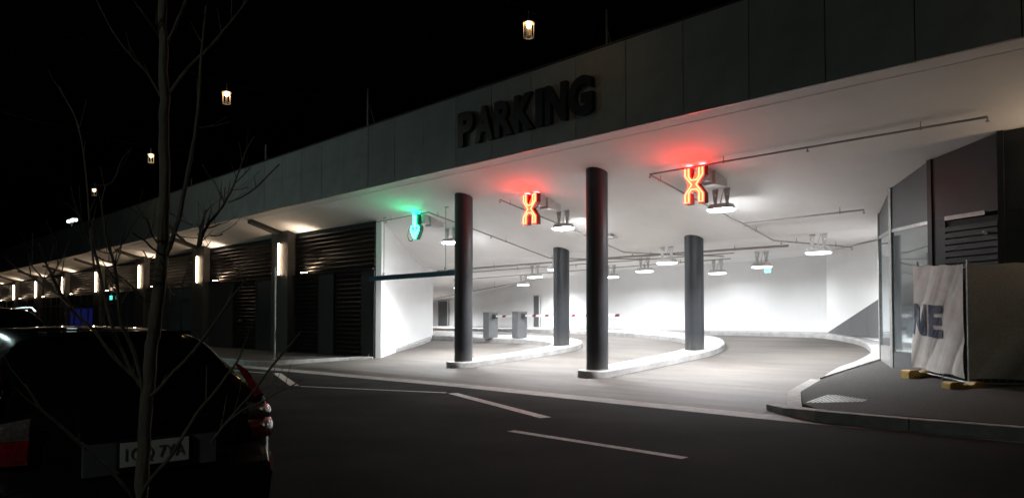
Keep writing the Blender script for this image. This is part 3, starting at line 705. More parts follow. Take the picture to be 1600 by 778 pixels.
# ============================================================ BARRIERS, DOORS, WEDGE
def barrier(p, t, L, label, label2):
    z = zg(t)+.17
    th = thing('barrier_cabinet', label, 'barrier cabinet', W(p, t, z), ANG)
    obj('cabinet_body', box(-.17, .17, -.24, .24, 0, .98), 'cabinet', th, bevel=.012); obj('side_panel', box(-.19, -.171, -.2, .2, .03, .95), 'grey', th)
    obj('lid', box(-.18, .18, -.25, .25, .981, 1.02), 'cabinet', th, bevel=.01)
    bmm = thing('boom_arm', label2, 'boom arm', W(p+.2, t, z+.86), ANG)
    obj('pivot', box(-.02, .14, -.07, .07, -.1, .08), 'charcoal', bmm)
    obj('arm', box(.14, L, -.025, .025, -.045, .045), 'whitemetal', bmm, bevel=.005)
    x = .5
    while x < L-.1:
        bm = bmesh.new(); s = .06
        vs = [(x, -.045), (x+.18, -.045), (x+.18+s, .045), (x+s, .045)]
        a = [bm.verts.new((q[0], -.028, q[1]*.99)) for q in vs]; b = [bm.verts.new((q[0], .028, q[1]*.99)) for q in vs]
        for i in range(4): bm.faces.new((a[i], a[(i+1) % 4], b[(i+1) % 4], b[i]))
        bm.faces.new(a[::-1]); bm.faces.new(b); obj('stripe', bm, 'red', bmm); x += .66
barrier(-10.25, 5.75, 1.25, 'grey barrier cabinet nearer the left front column', 'short striped boom arm left of the second cabinet')
barrier(-8.8, 5.95, 4.95, 'grey barrier cabinet with the long boom, right of the other cabinet', 'long red and white striped boom arm crossing behind the columns')
def rear_door(X, Y, w, h, z, label, rz):
    th = thing('garage_door_leaf', label, 'door', (X, Y, z), rz)
    obj('leaf', box(-w/2, w/2, -.03, .02, 0, h), 'grey', th, bevel=.006); obj('frame', (lambda bm: (bm_box(bm, -w/2-.05, -w/2-.004, -.05, .02, 0, h+.05), bm_box(bm, w/2+.004, w/2+.05, -.05, .02, 0, h+.05), bm_box(bm, -w/2-.004, w/2+.004, -.05, .02, h+.004, h+.05), bm)[3])(bmesh.new()), 'whitemetal', th)
q = W(-26.6, 16.38, 0); rear_door(q.x, q.y, .95, 1.75, .92, 'narrow dark door in the rear wall left of the left column', ANG)
q = W(-17.15, 15.5, 0); rear_door(q.x, q.y, .6, 1.85, .95, 'narrow dark door in the rear wall behind the barrier cabinets', ANG-.3)
# dark wedge cladding on right wall
a = Vector((10.27, 24.3)); b = Vector((10.15, 20.2)); th = thing('wedge_cladding', 'dark grey triangular wall cladding at the right end of the garage', 'wall cladding', (a.x, a.y, 1.0), math.atan2(b.y-a.y, b.x-a.x))
Lw = (b-a).length; n = 4
for i in range(n):
    x0 = Lw*i/n; x1 = Lw*(i+1)/n-.012; h = lambda x: .02+x/Lw*1.12
    bm = bmesh.new(); P = [(x0, 0), (x1, 0), (x1, h(x1)), (x0, h(x0))]
    A = [bm.verts.new((x, -.03, z)) for x, z in P]; B = [bm.verts.new((x, .03, z)) for x, z in P]
    for j in range(4): bm.faces.new((A[j], A[(j+1) % 4], B[(j+1) % 4], B[j]))
    bm.faces.new(A[::-1]); bm.faces.new(B); obj('panel', bm, 'grey', th)
obj('backing_wall', (lambda bm: ([bm.faces.new([bm.verts.new(v) for v in ((0, .035, -.2), (Lw+1.5, .035, -.2), (Lw+1.5, .035, 2.7), (0, .035, 2.7))])], bm)[1])(bmesh.new()), 'wall', th)
th = thing('drain_box', 'little grey box and post on the island kerb before the rear wall', 'utility box', W(-5.5, 8.95, zg(8.9)+.17), ANG)
obj('box_body', box(-.12, .12, -.1, .1, 0, .2), 'whitemetal', th, bevel=.02); obj('post', tube([(.3, .1, 0), (.3, .1, .5)], .03, 8), 'whitemetal', th)

# ============================================================ GLAZED POD AT THE RIGHT
pod = thing('glazed_pod', 'dark faceted pod with glass panes and upper panels under the canopy at right', 'kiosk', W(0, 0), ANG)
PV = [(5.22, 3.95), (5.89, 2.75), (6.97, 1.74), (8.31, 1.06), (11.2, 1.0), (15.5, 1.0)]
def facet(i, kind):
    a = Vector(PV[i]); b = Vector(PV[i+1]); d = b-a; L = d.length; d.normalize(); n = Vector((d.y, -d.x))   # outward
    if n.y > 0: n = -n
    def q(x0, x1, y0, y1, z0, z1, name, m, slope=False):
        bm = bmesh.new(); c = [a+d*x0+n*y1, a+d*x1+n*y1, a+d*x1+n*y0, a+d*x0+n*y0]
        zt = (lambda v: zc(v[0], v[1])-.01) if slope else z1
        zb = (lambda v: zs(v[1])) if z0 is None else z0
        bm_prism(bm, [tuple(v) for v in c], zb, zt); return obj(name, bm, m, pod)
    q(-.04, .06, -.06, .03, None, None, 'post', 'galv' if i < 2 else 'charcoal', True)
    TR = 3.36
    q(.062, L-.05, -.04, .0, TR+.07, None, 'upper_panel', 'grey' if i < 2 else 'charcoal', True)
    if kind == 'glass':
        q(.062, L-.05, -.05, .02, TR, TR+.068, 'transom', 'galv')
        q(.062, L-.05, -.02, -.006, zs(a.y)+.36, TR-.002, 'pane', 'podglass')
        q(.062, L-.05, -.04, .012, None, zs(a.y)+.35, 'kick_panel', 'galv' if i == 0 else 'grey')
    else:
        q(.35, L-.3, -.03, .02, TR+.02, TR+.1, 'transom', 'galv')
        q(.062, .34, -.04, .0, None, TR+.068, 'jamb_panel', 'charcoal')
        for k in range(int(max(1, (TR-zs(a.y))/.12))):
            z = zs(a.y)+.02+k*.12
            q(.35, L-.06, -.03, .012, z, z+.09, 'slat', 'charcoal')
        q(.35, L-.06, -.05, -.035, None, TR, 'backing', 'dark')
facet(0, 'glass'); facet(1, 'glass'); facet(2, 'lv'); facet(3, 'lv'); facet(4, 'lv')
bm = bmesh.new(); bm_prism(bm, [(5.5, 4.3), (6.3, 3.2), (7.4, 2.2), (8.6, 1.6), (15.4, 1.6), (15.4, 6), (5.5, 6)], .3, 3.3); obj('inner_core', bm, 'dark', pod)
th = thing('security_camera', 'tiny pale camera on the dark louvres of the pod', 'camera', W(8.05, 1.1, 3.05), ANG)
obj('camera_body', tube([(0, -.02, 0), (.05, -.2, -.03)], .035, 10), 'whitemetal', th, smooth=True); obj('mount', tube([(0, .08, .02), (0, -.02, 0)], .015, 6), 'whitemetal', th)
# warm strip light on the pod wall just outside the frame, same kind as on the piers
dup(sproto, W(9.75, .95, 3.35), None, 'warm vertical strip light on the dark wall at the right end')

# ============================================================ HOARDING
def fence(A, B, za, zb, label, blabel, fx, clothmat, writing=False, seedv=1):
    A = Vector(A); B = Vector(B); d = (B-A); L = d.length; rz = math.atan2(d.y, d.x)
    th = thing('temporary_fence', label, 'fence', (A.x, A.y, za), rz, 'temporary fence panels at the right')
    dz = zb-za; H = 2.12
    for x in (0.0, L*.5, L): obj('post', tube([(x, 0, .03+dz*x/L), (x, 0, H+.13+dz*x/L if x == 0 else H+.06+dz*x/L)], .02, 8), 'galv', th, smooth=True)
    for z in (.12, H): obj('rail', tube([(0, 0, z), (L, 0, z+dz)], .017, 8), 'galv', th)
    bm = bmesh.new()
    k = .1
    while k < L: bm_tube(bm, [(k, .006, .12), (k, .006, H)], .003, 4); k += .12
    obj('wire_mesh', bm, 'galv', th, kind='stuff')
    ct = thing('fence_banner', blabel, 'banner', (A.x, A.y, za), rz)
    rnd = random.Random(seedv); ph = [rnd.uniform(0, 6) for _ in range(6)]
    def S(u, v):   # u 0..1 along, v 0..1 up
        dd = 0
        sag = .0
        for k, (fu, fv, am) in enumerate(((7, -5.5, .024), (13, -9, .014), (4, -2.5, .03), (21, -13, .006), (3, 9, .01))):
            w = math.sin(fu*u+fv*v+ph[k]); dd += .6*am*(abs(w)**.6*(1 if w > 0 else -1))*(1.1-.6*v)
        x = -.02+(L+.04)*u + .02*math.sin(9*v+ph[1])*(u-.3)
        z = .2+dz*u+(H-.14)*v + (.015*math.sin(3.3*u*math.pi)*(1-v)) - .02*abs(math.sin(u*math.pi*3))*v
        return Vector((x, -.05-abs(dd)*1.3-dd*.6-.02, z))
    bm = bmesh.new(); nu, nv = 70, 60
    G = [[bm.verts.new(S(i/nu, j/nv)) for j in range(nv+1)] for i in range(nu+1)]
    for i in range(nu):
        for j in range(nv): bm.faces.new((G[i][j], G[i+1][j], G[i+1][j+1], G[i][j+1]))
    o = obj('cloth', bm, clothmat, ct, smooth=True)
    if writing:
        def quad(c):      # c: 4 (u,v) corners
            bm = bmesh.new(); n = 24; C = [Vector(q) for q in c]
            V = [[None]*(n+1) for _ in range(n+1)]
            for i in range(n+1):
                for j in range(n+1):
                    a, b = i/n, j/n; q = (C[0]*(1-a)+C[1]*a)*(1-b)+(C[3]*(1-a)+C[2]*a)*b
                    s = S(q.x, q.y); V[i][j] = bm.verts.new((s.x, s.y-.012, s.z))
            for i in range(n):
                for j in range(n): bm.faces.new((V[i][j], V[i+1][j], V[i+1][j+1], V[i][j+1]))
            return bm
        tm = bmesh.new()
        v0, v1 = .33, .63
        def letter(qs):
            m = bmesh.new()
            for k, c in enumerate(qs):
                t = quad(c); bmesh.ops.translate(t, verts=t.verts, vec=(0, -.0015*k, 0)); x = bpy.data.meshes.new('x'); t.to_mesh(x); t.free(); m.from_mesh(x); bpy.data.meshes.remove(x)
            obj('letter', m, 'navy', ct, smooth=True)
        u = .02; w = .075
        letter([[(u, v0), (u+w, v0), (u+w, v1), (u, v1)], [(u+.22, v0), (u+.22+w, v0), (u+.22+w, v1), (u+.22, v1)], [(u+.2, v0), (u+.2+w, v0), (u+w+.01, v1), (u+.01, v1)]])
        u = .36; e = .075
        letter([[(u, v0), (u+w, v0), (u+w, v1), (u, v1)], [(u, v1-e), (u+.25, v1-e), (u+.25, v1), (u, v1)], [(u, .445), (u+.22, .445), (u+.22, .52), (u, .52)], [(u, v0), (u+.25, v0), (u+.25, v0+e), (u, v0+e)]])
        tm.free()
    return th
def foot(X, Y, z, rz, label):
    th = thing('temporary_fence_block', label, 'fence foot', (X, Y, z), rz, 'yellow plastic feet of the temporary fence')
    P = [(-.34, 0), (-.12, 0), (-.08, .04), (.08, .04), (.12, 0), (.34, 0), (.34, .14), (.3, .17), (.13, .17), (.09, .12), (-.09, .12), (-.13, .17), (-.3, .17), (-.34, .14)]
    bm = extrude_poly(P, -.12, .12); obj('block', bm, 'yellow', th, bevel=.012)
    for s in (-1, 1): obj('socket', tube([(s*.06, 0, .09), (s*.06, 0, .125)], .03, 10), 'rubber', th)
F1 = (7.93, 14.6); F2 = (7.95, 12.96); 
f1 = Vector((7.93, 14.5)); f2 = Vector((7.93, 12.93)); f3 = Vector((9.95, 12.35))
fence(f1, f2, zs(1.6), zs(.5)+.0, 'galvanised fence panel behind the white banner', 'creased white banner printed NE in navy letters', 0, 'banner', True, 3)
fence(f2+Vector((-.05, -.1)), f3, zs(.5), zs(.6), 'galvanised fence panel behind the dark shade cloth', 'dark shade cloth on the fence, right of the white banner', 0, 'shade', False, 8)
foot(7.84, 14.3, zs(1.55)+.0, math.radians(12), 'yellow plastic foot at the left end of the white banner')
foot(7.74, 12.75, zs(.3), math.radians(6), 'yellow plastic foot where banner and shade cloth meet')
# tactile studs
th = thing('tactile_paving', 'patch of shiny studs set in the dark footpath at the corner', 'tactile paving', W(0, 0), ANG)
bm = bmesh.new(); C = [Vector(c) for c in ((6.45, -2.6), (7.05, -2.0), (6.93, -1.0), (6.3, -1.45))]
n1, n2 = 11, 19
for i in range(n1+1):
    for j in range(n2+1):
        a, b = i/n1, j/n2; q = (C[0]*(1-a)+C[1]*a)*(1-b)+(C[3]*(1-a)+C[2]*a)*b; z = zs(q.y)
        bm_tube(bm, [(q.x, q.y, z-.002), (q.x, q.y, z+.006)], [.024, .021], 8)
obj('studs', bm, 'stud', th, kind='stuff')

# ============================================================ CATENARY LAMPS
lamp_proto = None
def lantern(loc, label, scale=1):
    global lamp_proto
    if lamp_proto is None:
        th = thing('hanging_lantern', label, 'street light', loc, 0, 'hanging lanterns over the street')
        bm = bmesh.new(); bm_lathe(bm, [(.02, .26), (.03, .2), (.12, .17), (.13, .14), (.0, .14)][:4], 16); obj('cap', bm, 'galv', th, smooth=True)
        bm = bmesh.new(); bm_lathe(bm, [(.02, .05), (.055, .075), (.055, .12), (.02, .135)], 12); obj('bulb', bm, 'e_lamp', th, smooth=True)
        for k in range(6):
            a = math.pi*k/3; obj('cage_bar', tube([(.105*math.cos(a), .105*math.sin(a), .14), (.105*math.cos(a), .105*math.sin(a), -.15)], .007, 5), 'whitemetal', th)
        obj('bottom_ring', tube([(.105*math.cos(2*math.pi*i/16), .105*math.sin(2*math.pi*i/16), -.15) for i in range(16)], .009, 5, closed=True), 'whitemetal', th)
        bm = bmesh.new(); bm_lathe(bm, [(.012, -.15), (.03, -.14), (.03, -.02), (.02, .04)], 10); obj('inner_tube', bm, 'whitemetal', th, smooth=True)
        obj('hook', tube([(0, 0, .26), (0, 0, .4)], .01, 6), 'galv', th)
        lamp_proto = th; return th
    return dup(lamp_proto, loc, 0, label)
LM = [((.35, 15.4, 7.55), 'brightest hanging lantern, high above the smaller red cross'), ((-7.79, 20.1, 7.53), 'second hanging lantern, above the tree branches left of the fascia letters'),
      ((-13.5, 27.6, 7.5), 'third hanging lantern, beside the tree trunk'), ((-19.79, 35, 7.5), 'small farthest hanging lantern left of the trunk'),
      ((7.6, 8.6, 7.5), 'hanging lantern out of frame above the right footpath')]
for i, (l, lab) in enumerate(LM):
    lantern(l, lab)
    if i > 3: continue
    # catenary wire from a roof post to the street lamps' opposite side
    e1 = Vector(l)+Vector((NX, NY, 0))*(2.6 if i == 0 else 4.5); e1.z = 8.7; e2 = Vector(l)-Vector((NX, NY, 0))*11; e2.z = 9.6
    c = Vector(l)+Vector((0, 0, .4)); pts = [e1.lerp(c, k/6)-Vector((0, 0, .25*math.sin(math.pi*k/6))) for k in range(7)]+[c.lerp(e2, k/6)-Vector((0, 0, .3*math.sin(math.pi*k/6))) for k in range(1, 7)]
    w = thing('catenary_wire', ['wire carrying the brightest lantern', 'wire carrying the second lantern above the branches', 'wire carrying the lantern beside the trunk', 'wire carrying the farthest lantern'][i], 'wire'); obj('wire_strand', tube(pts, .005, 5), 'rubber', w)
    rp = thing('roof_post', ['slim post on the parapet behind the brightest lantern', 'slim post on the parapet below the second lantern', 'slim post on the parapet behind the third lantern', 'slim post on the far parapet behind the smallest lantern'][i], 'post', (e1.x, e1.y, 7.2)); obj('post', tube([(0, 0, 0), (0, 0, 1.55)], .03, 8), 'galv', rp); obj('stay', tube([(0, 0, 1.2), (.3, .4, 0)], .012, 5), 'galv', rp)
    fp = thing('catenary_mast', ['mast across the street, nearest', 'mast across the street, second', 'mast across the street, third', 'mast across the street, farthest'][i]+' of four', 'mast', (e2.x, e2.y, .12)); obj('post', tube([(0, 0, 0), (0, 0, 9.6)], [.09, .05], 10), 'galv', fp); obj('base_plate', box(-.2, .2, -.2, .2, 0, .02), 'galv', fp)
fl = thing('roof_floodlight', 'pair of cool white floodlights on the far roof edge', 'floodlight', W(-45.3, -1.0, 7.5), ANG)
for s in (0, .9): obj('lamp_head', (lambda bm: (bm_prism(bm, [(s-.25, -.15), (s+.25, -.15), (s+.35, .15), (s-.25, .15)], .55, .72), bm)[1])(bmesh.new()), 'e_head', fl)
obj('post', tube([(.45, 0, 0), (.45, 0, .55)], .04, 8), 'galv', fl); obj('crossbar', box(-.3, 1.3, -.03, .03, .5, .55), 'galv', fl)
# cool street lamp just out of frame at left
sl = thing('street_lamp', 'tall street lamp with a cool white head at the left kerb', 'street lamp', (-18.8, 21.0, 0), 0)
obj('post', tube([(0, 0, 0), (0, 0, 6.0), (.2, -.3, 6.3)], [.09, .06, .05], 12), 'galv', sl, smooth=True); obj('lamp_head', box(.05, .45, -.6, -.2, 6.27, 6.36), 'charcoal', sl)
obj('lamp_lens', box(.08, .42, -.57, -.23, 6.1, 6.268), 'e_cool', sl)

fill_lamp = thing('street_lamp', 'unseen lamp added behind the photographer to light the car and tree', 'street lamp', (-4.6, -3.2, 0), math.radians(200))  # lamp added to brighten the number plate, car rear and trunk
for ch in list(sl.children):
    c = ch.copy(); COL.objects.link(c); c.parent = fill_lamp
    if c.name.startswith('lamp_lens'): c.data = c.data.copy(); c.data.materials.clear(); c.data.materials.append(M['e_fill'])
# ============================================================ CARS
def car(name, loc, rz, label, m='carpaint', L=4.3, W_=.86, HS=1.0, contour_rails=False, plate=True):
    th = thing(name, label, 'car', loc, rz)
    prof = [(0, .60), (.035, .66), (.07, .80), (.12, .95), (.3, 1.12), (.5, 1.29), (.68, 1.39), (.9, 1.425), (1.4, 1.455), (2.0, 1.45), (2.4, 1.38), (2.75, 1.2), (3.1, 1.0), (3.5, .93), (4.0, .82), (4.22, .66), (4.3, .5)]
    prof = [(y*L/4.3, z*(1 if z < .9 else 1)) for y, z in prof]
    def top(y):
        for (a, za), (b, zb) in zip(prof, prof[1:]):
            if a <= y <= b:
                u = (y-a)/(b-a); h = za+(zb-za)*u; break
        else: h = prof[-1][1]
        return h
    ys = [0, .015, .035, .055, .08, .11, .15, .2, .26, .33, .4, .48, .56, .64, .72, .8, .9, 1.05, 1.25, 1.5, 1.8, 2.05, 2.25, 2.45, 2.65, 2.85, 3.05, 3.3, 3.6, 3.85, 4.0, 4.1, 4.2, 4.26, 4.3]
    ys = [y*L/4.3 for y in ys]
    def ring(y):
        h = top(y); hs = .5*(top(max(0, y-.04))+top(min(L, y+.04))) if .1 < y < L-.1 else h; h = hs
        w = W_*(1-.10*sm((.25-y)/.25)-.25*sm((y-L+.7)/.7)**2)
        g = sm((h-.93)/.5); rw = w*(.9-.22*g)
        cp = [(0, .2), (w*.8, .2), (w*.95, .3), (w, .5), (w*1.0, min(.72, h*.8)), (w*(.97), min(.93, h*.95)), ((w*.93*(1-g)+g*(rw*.55+w*.95*.45)), min(h*.97, .93+(h-.93)*.5) if h > .95 else h*.975), (rw*.93, h-.045 if h > 1 else h*.985), (rw*.55, h-.01), (0, h)]
        pts = cat(cp, 5)
        out = []
        for x, z in pts:
            z = z if z < .93 or HS == 1 else .93+(z-.93)*(1+(HS-1)*2.6)
            bulge = .15*(x/W_)**2*sm((1.2-y)/1.2) - .18*(x/W_)**2*sm((y-L+1.2)/1.2)
            out.append(Vector((x, y+bulge+(.0), z)))
        return out
    bms = {k: bmesh.new() for k in ('body', 'rear_window', 'side_window', 'windscreen', 'bumper')}
    R = [ring(y) for y in ys]; n = len(R[0])
    def cls(c, i):
        y = ys[i]; z = c.z; zz = z if z < .93 or HS == 1 else .93+(z-.93)/(1+(HS-1)*2.6)
        x = abs(c.x)
        if y < .66*L/4.3 and .99 < zz < 1.345 and x < .645-(zz-1)*.22: return 'rear_window'
        if .95 < y < 2.95 and .97 < zz < 1.33 and x > .5 and not (1.95 < y < 2.06) : return 'side_window'
        if 2.38 < y < 3.02 and 1.0 < zz < 1.38 and x < .62: return 'windscreen'
        if zz < .6 and y < .3: return 'bumper'
        return 'body'
    for side in (1, -1):
        for i in range(len(R)-1):
            for k in range(n-1):
                q = [R[i][k], R[i][k+1], R[i+1][k+1], R[i+1][k]]; q = [Vector((v.x*side, v.y, v.z)) for v in q]
                c = sum(q, Vector())/4; b = bms[cls(c, i)]
                try: b.faces.new([b.verts.new(v) for v in q])
                except ValueError: pass
        for idx, kk in ((0, 'bumper'), (-1, 'body')):
            b = bms[kk]; q = [Vector((v.x*side, v.y, v.z)) for v in R[idx]]; b.faces.new([b.verts.new(v) for v in q]+[])
    for k, b in bms.items():
        bmesh.ops.remove_doubles(b, verts=b.verts, dist=.0005)
        if len(b.faces): obj({'body': 'body', 'bumper': 'rear_bumper'}.get(k, k), b, 'carglass' if 'wind' in k else m, th, smooth=True)
        else: b.free()
    # wheels
    bm = bmesh.new()
    for y in (.95, 3.35):
        for s in (-1, 1):
            bm = bmesh.new(); bm_tube(bm, [(s*(W_-.2), y, .31), (s*(W_-.19), y, .31), (s*(W_+.005), y, .31), (s*(W_+.01), y, .31)], [.29, .31, .31, .29], 24)
            wh = obj('wheel', bm, 'rubber', th, smooth=True); wh.location = (0, 0, 0)
            bm = bmesh.new(); bm_tube(bm, [(s*(W_-.02), y, .31), (s*(W_+.02), y, .31)], .2, 16); obj('rim', bm, 'galv', wh)
    zt = 1.0+(0)
    for s in (-1, 1):      # tail lamps wrapping the corner
        def sp(a, z, o):    # a: 0 at rear inner .. 1 round the side
            X = [.60, .70, .79, .845, .86, .862][0:6]; Yv = [.085, .115, .17, .27, .36, .46]
            i = min(int(a*5), 4); f = a*5-i; x = X[i]+(X[i+1]-X[i])*f; y = Yv[i]+(Yv[i+1]-Yv[i])*f
            lean = max(0, z-.7)*.28
            return Vector((s*(x*W_/.86+o*.6-lean*.25), y-o+lean*.55, z))
        def patch(name, z0, z1, mm, o, a0=0., a1=1., taper=.0, parent=None):
            bm = bmesh.new(); na, nz = 14, 6
            G = [[bm.verts.new(sp(a0+(a1-a0)*i/na, z0(a0+(a1-a0)*i/na)+(z1(a0+(a1-a0)*i/na)-z0(a0+(a1-a0)*i/na))*j/nz, o*math.sin(math.pi*min(1, max(0, (j+.4)/(nz+.8))))**.5)) for j in range(nz+1)] for i in range(na+1)]
            for i in range(na):
                for j in range(nz): bm.faces.new((G[i][j], G[i+1][j], G[i+1][j+1], G[i][j+1]))
            return obj(name, bm, mm, parent or th, smooth=True)
        lamp = patch('tail_light', lambda a: .735+.0*a, lambda a: .86-.02*a, 'redlens', .022)
        patch('clear_lens', lambda a: .862-.02*a, lambda a: .975-.09*a, 'clearlens', .022, parent=lamp)
        # slim red light strip rising beside the rear window
        bm = bmesh.new()
        c = [Vector((s*(.745*W_/.86), .26, .985)), Vector((s*(.735*W_/.86), .31, 1.04)), Vector((s*(.70*W_/.86), .38, 1.14)), Vector((s*(.67*W_/.86), .46, 1.2))]
        bm_tube(bm, c, [.032, .03, .022, .008], 8); obj('upper_light_strip', bm, 'redlens', lamp, smooth=True)
        bm = bmesh.new(); bm_tube(bm, [(s*(W_-.015), .30, .46), (s*(W_-.005), .34, .50), (s*(W_-.005), .34, .56), (s*(W_-.03), .30, .60)], [.012, .03, .03, .012], 8); obj('side_reflector', bm, 'ambers', th, smooth=True)
    # plate, recess, badge, handle bar
    if plate:
        obj('plate_recess', box(-.36, .36, .015, .05, .64, .84), 'cabinet', th, bevel=.02) 
        pl = obj('plate_frame', box(-.2, .2, -.012, .014, .665, .825), 'rubber', th, bevel=.006)
        obj('number_plate', box(-.186, .186, -.018, -.0125, .678, .812), 'plate', pl)
        me = fit(text_mesh('1CQ 7YA', .1, .004, 'platetext', -.001, 'plate_text'), .32, .08); link('plate_text', me, pl, (0, -.021, .7))
        bm = bmesh.new(); bm_box(bm, -.38, .38, -.005, .06, .85, .885); obj('handle_bar', bm, m, th, bevel=.015)
        bm = bmesh.new(); bm_lathe(bm, [(.03, -.004), (.066, -.002), (.07, .004), (.05, .01)], 24); e = obj('badge', bm, 'chrome', th, smooth=True); e.rotation_euler = (math.radians(70), 0, 0); e.scale = (1, .45, 1); e.location = (0, .085, .925)
        obj('model_badge', box(.22, .34, .055, .07, .915, .93), 'chrome', th)
        obj('rear_reflector', box(-.28, -.16, -.012, .0, .36, .42), 'redlens', th, bevel=.004)
        bm = bmesh.new(); bm_tube(bm, [(0, .33, 1.075), (.32, .32, 1.06)], .008, 6); obj('wiper', bm, 'rubber', th)
        bm = bmesh.new(); bm_box(bm, -.42, .42, .60, .82, 1.40, 1.425); obj('roof_spoiler', bm, m, th, bevel=.008)
    for s in (-1, 1):
        obj('mirror', (lambda bm: (bm_box(bm, s*W_ if s > 0 else s*W_-.16, s*W_+.16 if s > 0 else s*W_, 2.75, 2.85, .95, 1.08), bm)[1])(bmesh.new()), m, th, bevel=.02)
        if contour_rails: obj('contour_rail', tube([(s*.55, .9, 1.6), (s*.56, 1.2, 1.66), (s*.56, 2.2, 1.66), (s*.55, 2.4, 1.6)], .015, 6), 'chrome', th)  # chrome tubes added to give the roof its bright lit contour
    return th
CA = math.atan2(.69, .72)
car('parked_hatchback', (-2.07+.02, 4.28, 0), CA, 'glossy black hatchback parked nearest, seen from behind beside the young tree')
car('parked_wagon', (-6.3, 9.15, 0), CA, 'dark tall car parked ahead of the black hatchback at the left edge', HS=1.16, contour_rails=True, plate=False)

# ============================================================ YOUNG BARE TREE
F = 1160.; AL = math.atan(.029)
def at(px, py, Y):
    x = (px-800)/F; y = -(py-389-76)/F; fy = math.cos(AL)-y*math.sin(AL); fz = math.sin(AL)+y*math.cos(AL)
    k = Y/fy; return Vector((x*k, Y, EYE+fz*k))
base = Vector((-1.72, 3.2, .12))
tree = thing('young_tree', 'slender leafless street tree with many upright twigs in front of the black car', 'tree', base)
def limb(name, pts, r, parent=tree, seg=8, steps=4):
    P = [at(*p)-base if len(p) == 3 and p[2] > 1.5 else Vector(p) for p in pts]
    # smooth and roughen
    Q = []; n = len(P)
    for i in range(n-1):
        p0, p1, p2, p3 = P[max(i-1, 0)], P[i], P[i+1], P[min(i+2, n-1)]
        for j in range(steps):
            u = j/steps; Q.append(.5*((2*p1)+(-p0+p2)*u+(2*p0-5*p1+4*p2-p3)*u*u+(-p0+3*p1-3*p2+p3)*u**3)+Vector([random.gauss(0, r[0]*.06) for _ in range(3)]))
    Q.append(P[-1]); m = len(Q)
    R = []
    for i in range(m):
        f = i/(m-1)*(len(r)-1); k = min(int(f), len(r)-2); R.append((r[k]+(r[k+1]-r[k])*(f-k))*random.uniform(.93, 1.08))
    k_ = .82 if name == 'trunk' else .66
    R = [q*k_ for q in R]
    bm = bmesh.new(); bm_tube(bm, Q, R, seg)
    if name == 'branch':      # fine twigs and buds growing from the branch
        for i in range(2, m-1, 3):
            if R[i] > .0075 or random.random() < .35: continue
            d = (Q[i+1]-Q[i-1]).normalized(); o = Vector((random.uniform(-1, 1), random.uniform(-.6, .6), random.uniform(.1, .9))).normalized()
            L = random.uniform(.05, .17); v = (d*.8+o*.8).normalized()
            bm_tube(bm, [Q[i], Q[i]+v*L*.5+Vector((0, 0, .01)), Q[i]+v*L*.85+Vector((0, 0, L*.22))], [R[i]*.5, R[i]*.35, .0009], 5)
        for i in range(1, m-1, 2):
            if R[i] < .006 and random.random() < .7:
                v = Vector((random.uniform(-1, 1), random.uniform(-1, 1), .5)).normalized()*(R[i]+.006); bm_tube(bm, [Q[i], Q[i]+v], [R[i]*.8, .0008], 5)
    return obj(name, bm, 'bark', parent, smooth=True)
trunk = limb('trunk', [(211, 1010, 3.2), (216, 860, 3.2), (221, 760, 3.2), (229, 640, 3.2), (238, 540, 3.2), (251, 420, 3.2), (256, 320, 3.2), (256, 180, 3.2), (255, 40, 3.2), (250, -90, 3.2), (244, -260, 3.2)], [.042, .036, .034, .0325, .032, .031, .027, .025, .022, .02, .012], seg=14, steps=6)
def br(pts, r, Y0=3.2, Y1=None):
    n = len(pts); Y1 = Y1 if Y1 is not None else Y0+random.uniform(-.3, .3)
    return limb('branch', [(x, y, Y0+(Y1-Y0)*i/(n-1)) for i, (x, y) in enumerate(pts)], r, seg=7)
br([(259, 400), (270, 372), (281, 334), (290, 288), (299, 242), (306, 198), (311, 150), (314, 90), (322, 10)], [.017, .014, .012, .01, .006])
br([(262, 150), (290, 110), (328, 73), (352, 45), (372, 20), (400, -20)], [.009, .007, .004])
br([(262, 66), (275, 38), (290, 0), (300, -40)], [.01, .006])
br([(250, 58), (232, 32), (210, 2), (195, -25)], [.009, .006])
br([(250, 150), (232, 118), (205, 88), (187, 66), (168, 35), (148, -6)], [.007, .005, .003])
br([(262, 350), (276, 366), (290, 378), (309, 386), (316, 370), (322, 356), (335, 338), (348, 322), (356, 307), (363, 294), (376, 260), (385, 234), (398, 212)], [.008, .008, .009, .009, .008, .006, .004, .002], Y1=3.05)
br([(357, 316), (378, 308), (400, 293), (420, 273), (436, 257)], [.005, .005, .0035], Y0=3.1, Y1=2.9)
br([(366, 288), (380, 274), (391, 262)], [.004, .003], 3.1)
br([(347, 312), (340, 295), (333, 279)], [.004, .0025], 3.1)
br([(312, 384), (314, 372), (318, 350), (321, 327)], [.006, .004], 3.1)
br([(322, 357), (335, 354), (343, 350)], [.005, .004], 3.1); br([(327, 352), (330, 345), (332, 340)], [.004, .003], 3.1)
br([(328, 368), (338, 369), (348, 366)], [.004, .003], 3.1); br([(318, 388), (324, 384), (329, 377)], [.004, .003], 3.1)
br([(362, 297), (376, 296), (388, 293)], [.003, .002], 3.1); br([(350, 316), (351, 304), (352, 293)], [.003, .002], 3.1)
br([(309, 386), (313, 360), (320, 335), (332, 320)], [.008, .006, .003], 3.15)
br([(227, 640), (222, 600), (210, 554), (198, 525), (189, 505), (186, 480), (184, 455), (180, 425), (175, 400), (166, 376), (162, 346), (159, 318), (165, 290)], [.012, .012, .011, .011, .01, .008, .005, .003], Y1=3.0)
br([(172, 396), (160, 394), (148, 388), (140, 380)], [.004, .003], 3.05); br([(177, 410), (162, 407), (152, 401)], [.005, .004], 3.05)
br([(176, 396), (187, 387), (193, 372), (196, 352)], [.004, .003, .002], 3.05); br([(182, 412), (188, 392), (192, 370)], [.004, .003], 3.05)
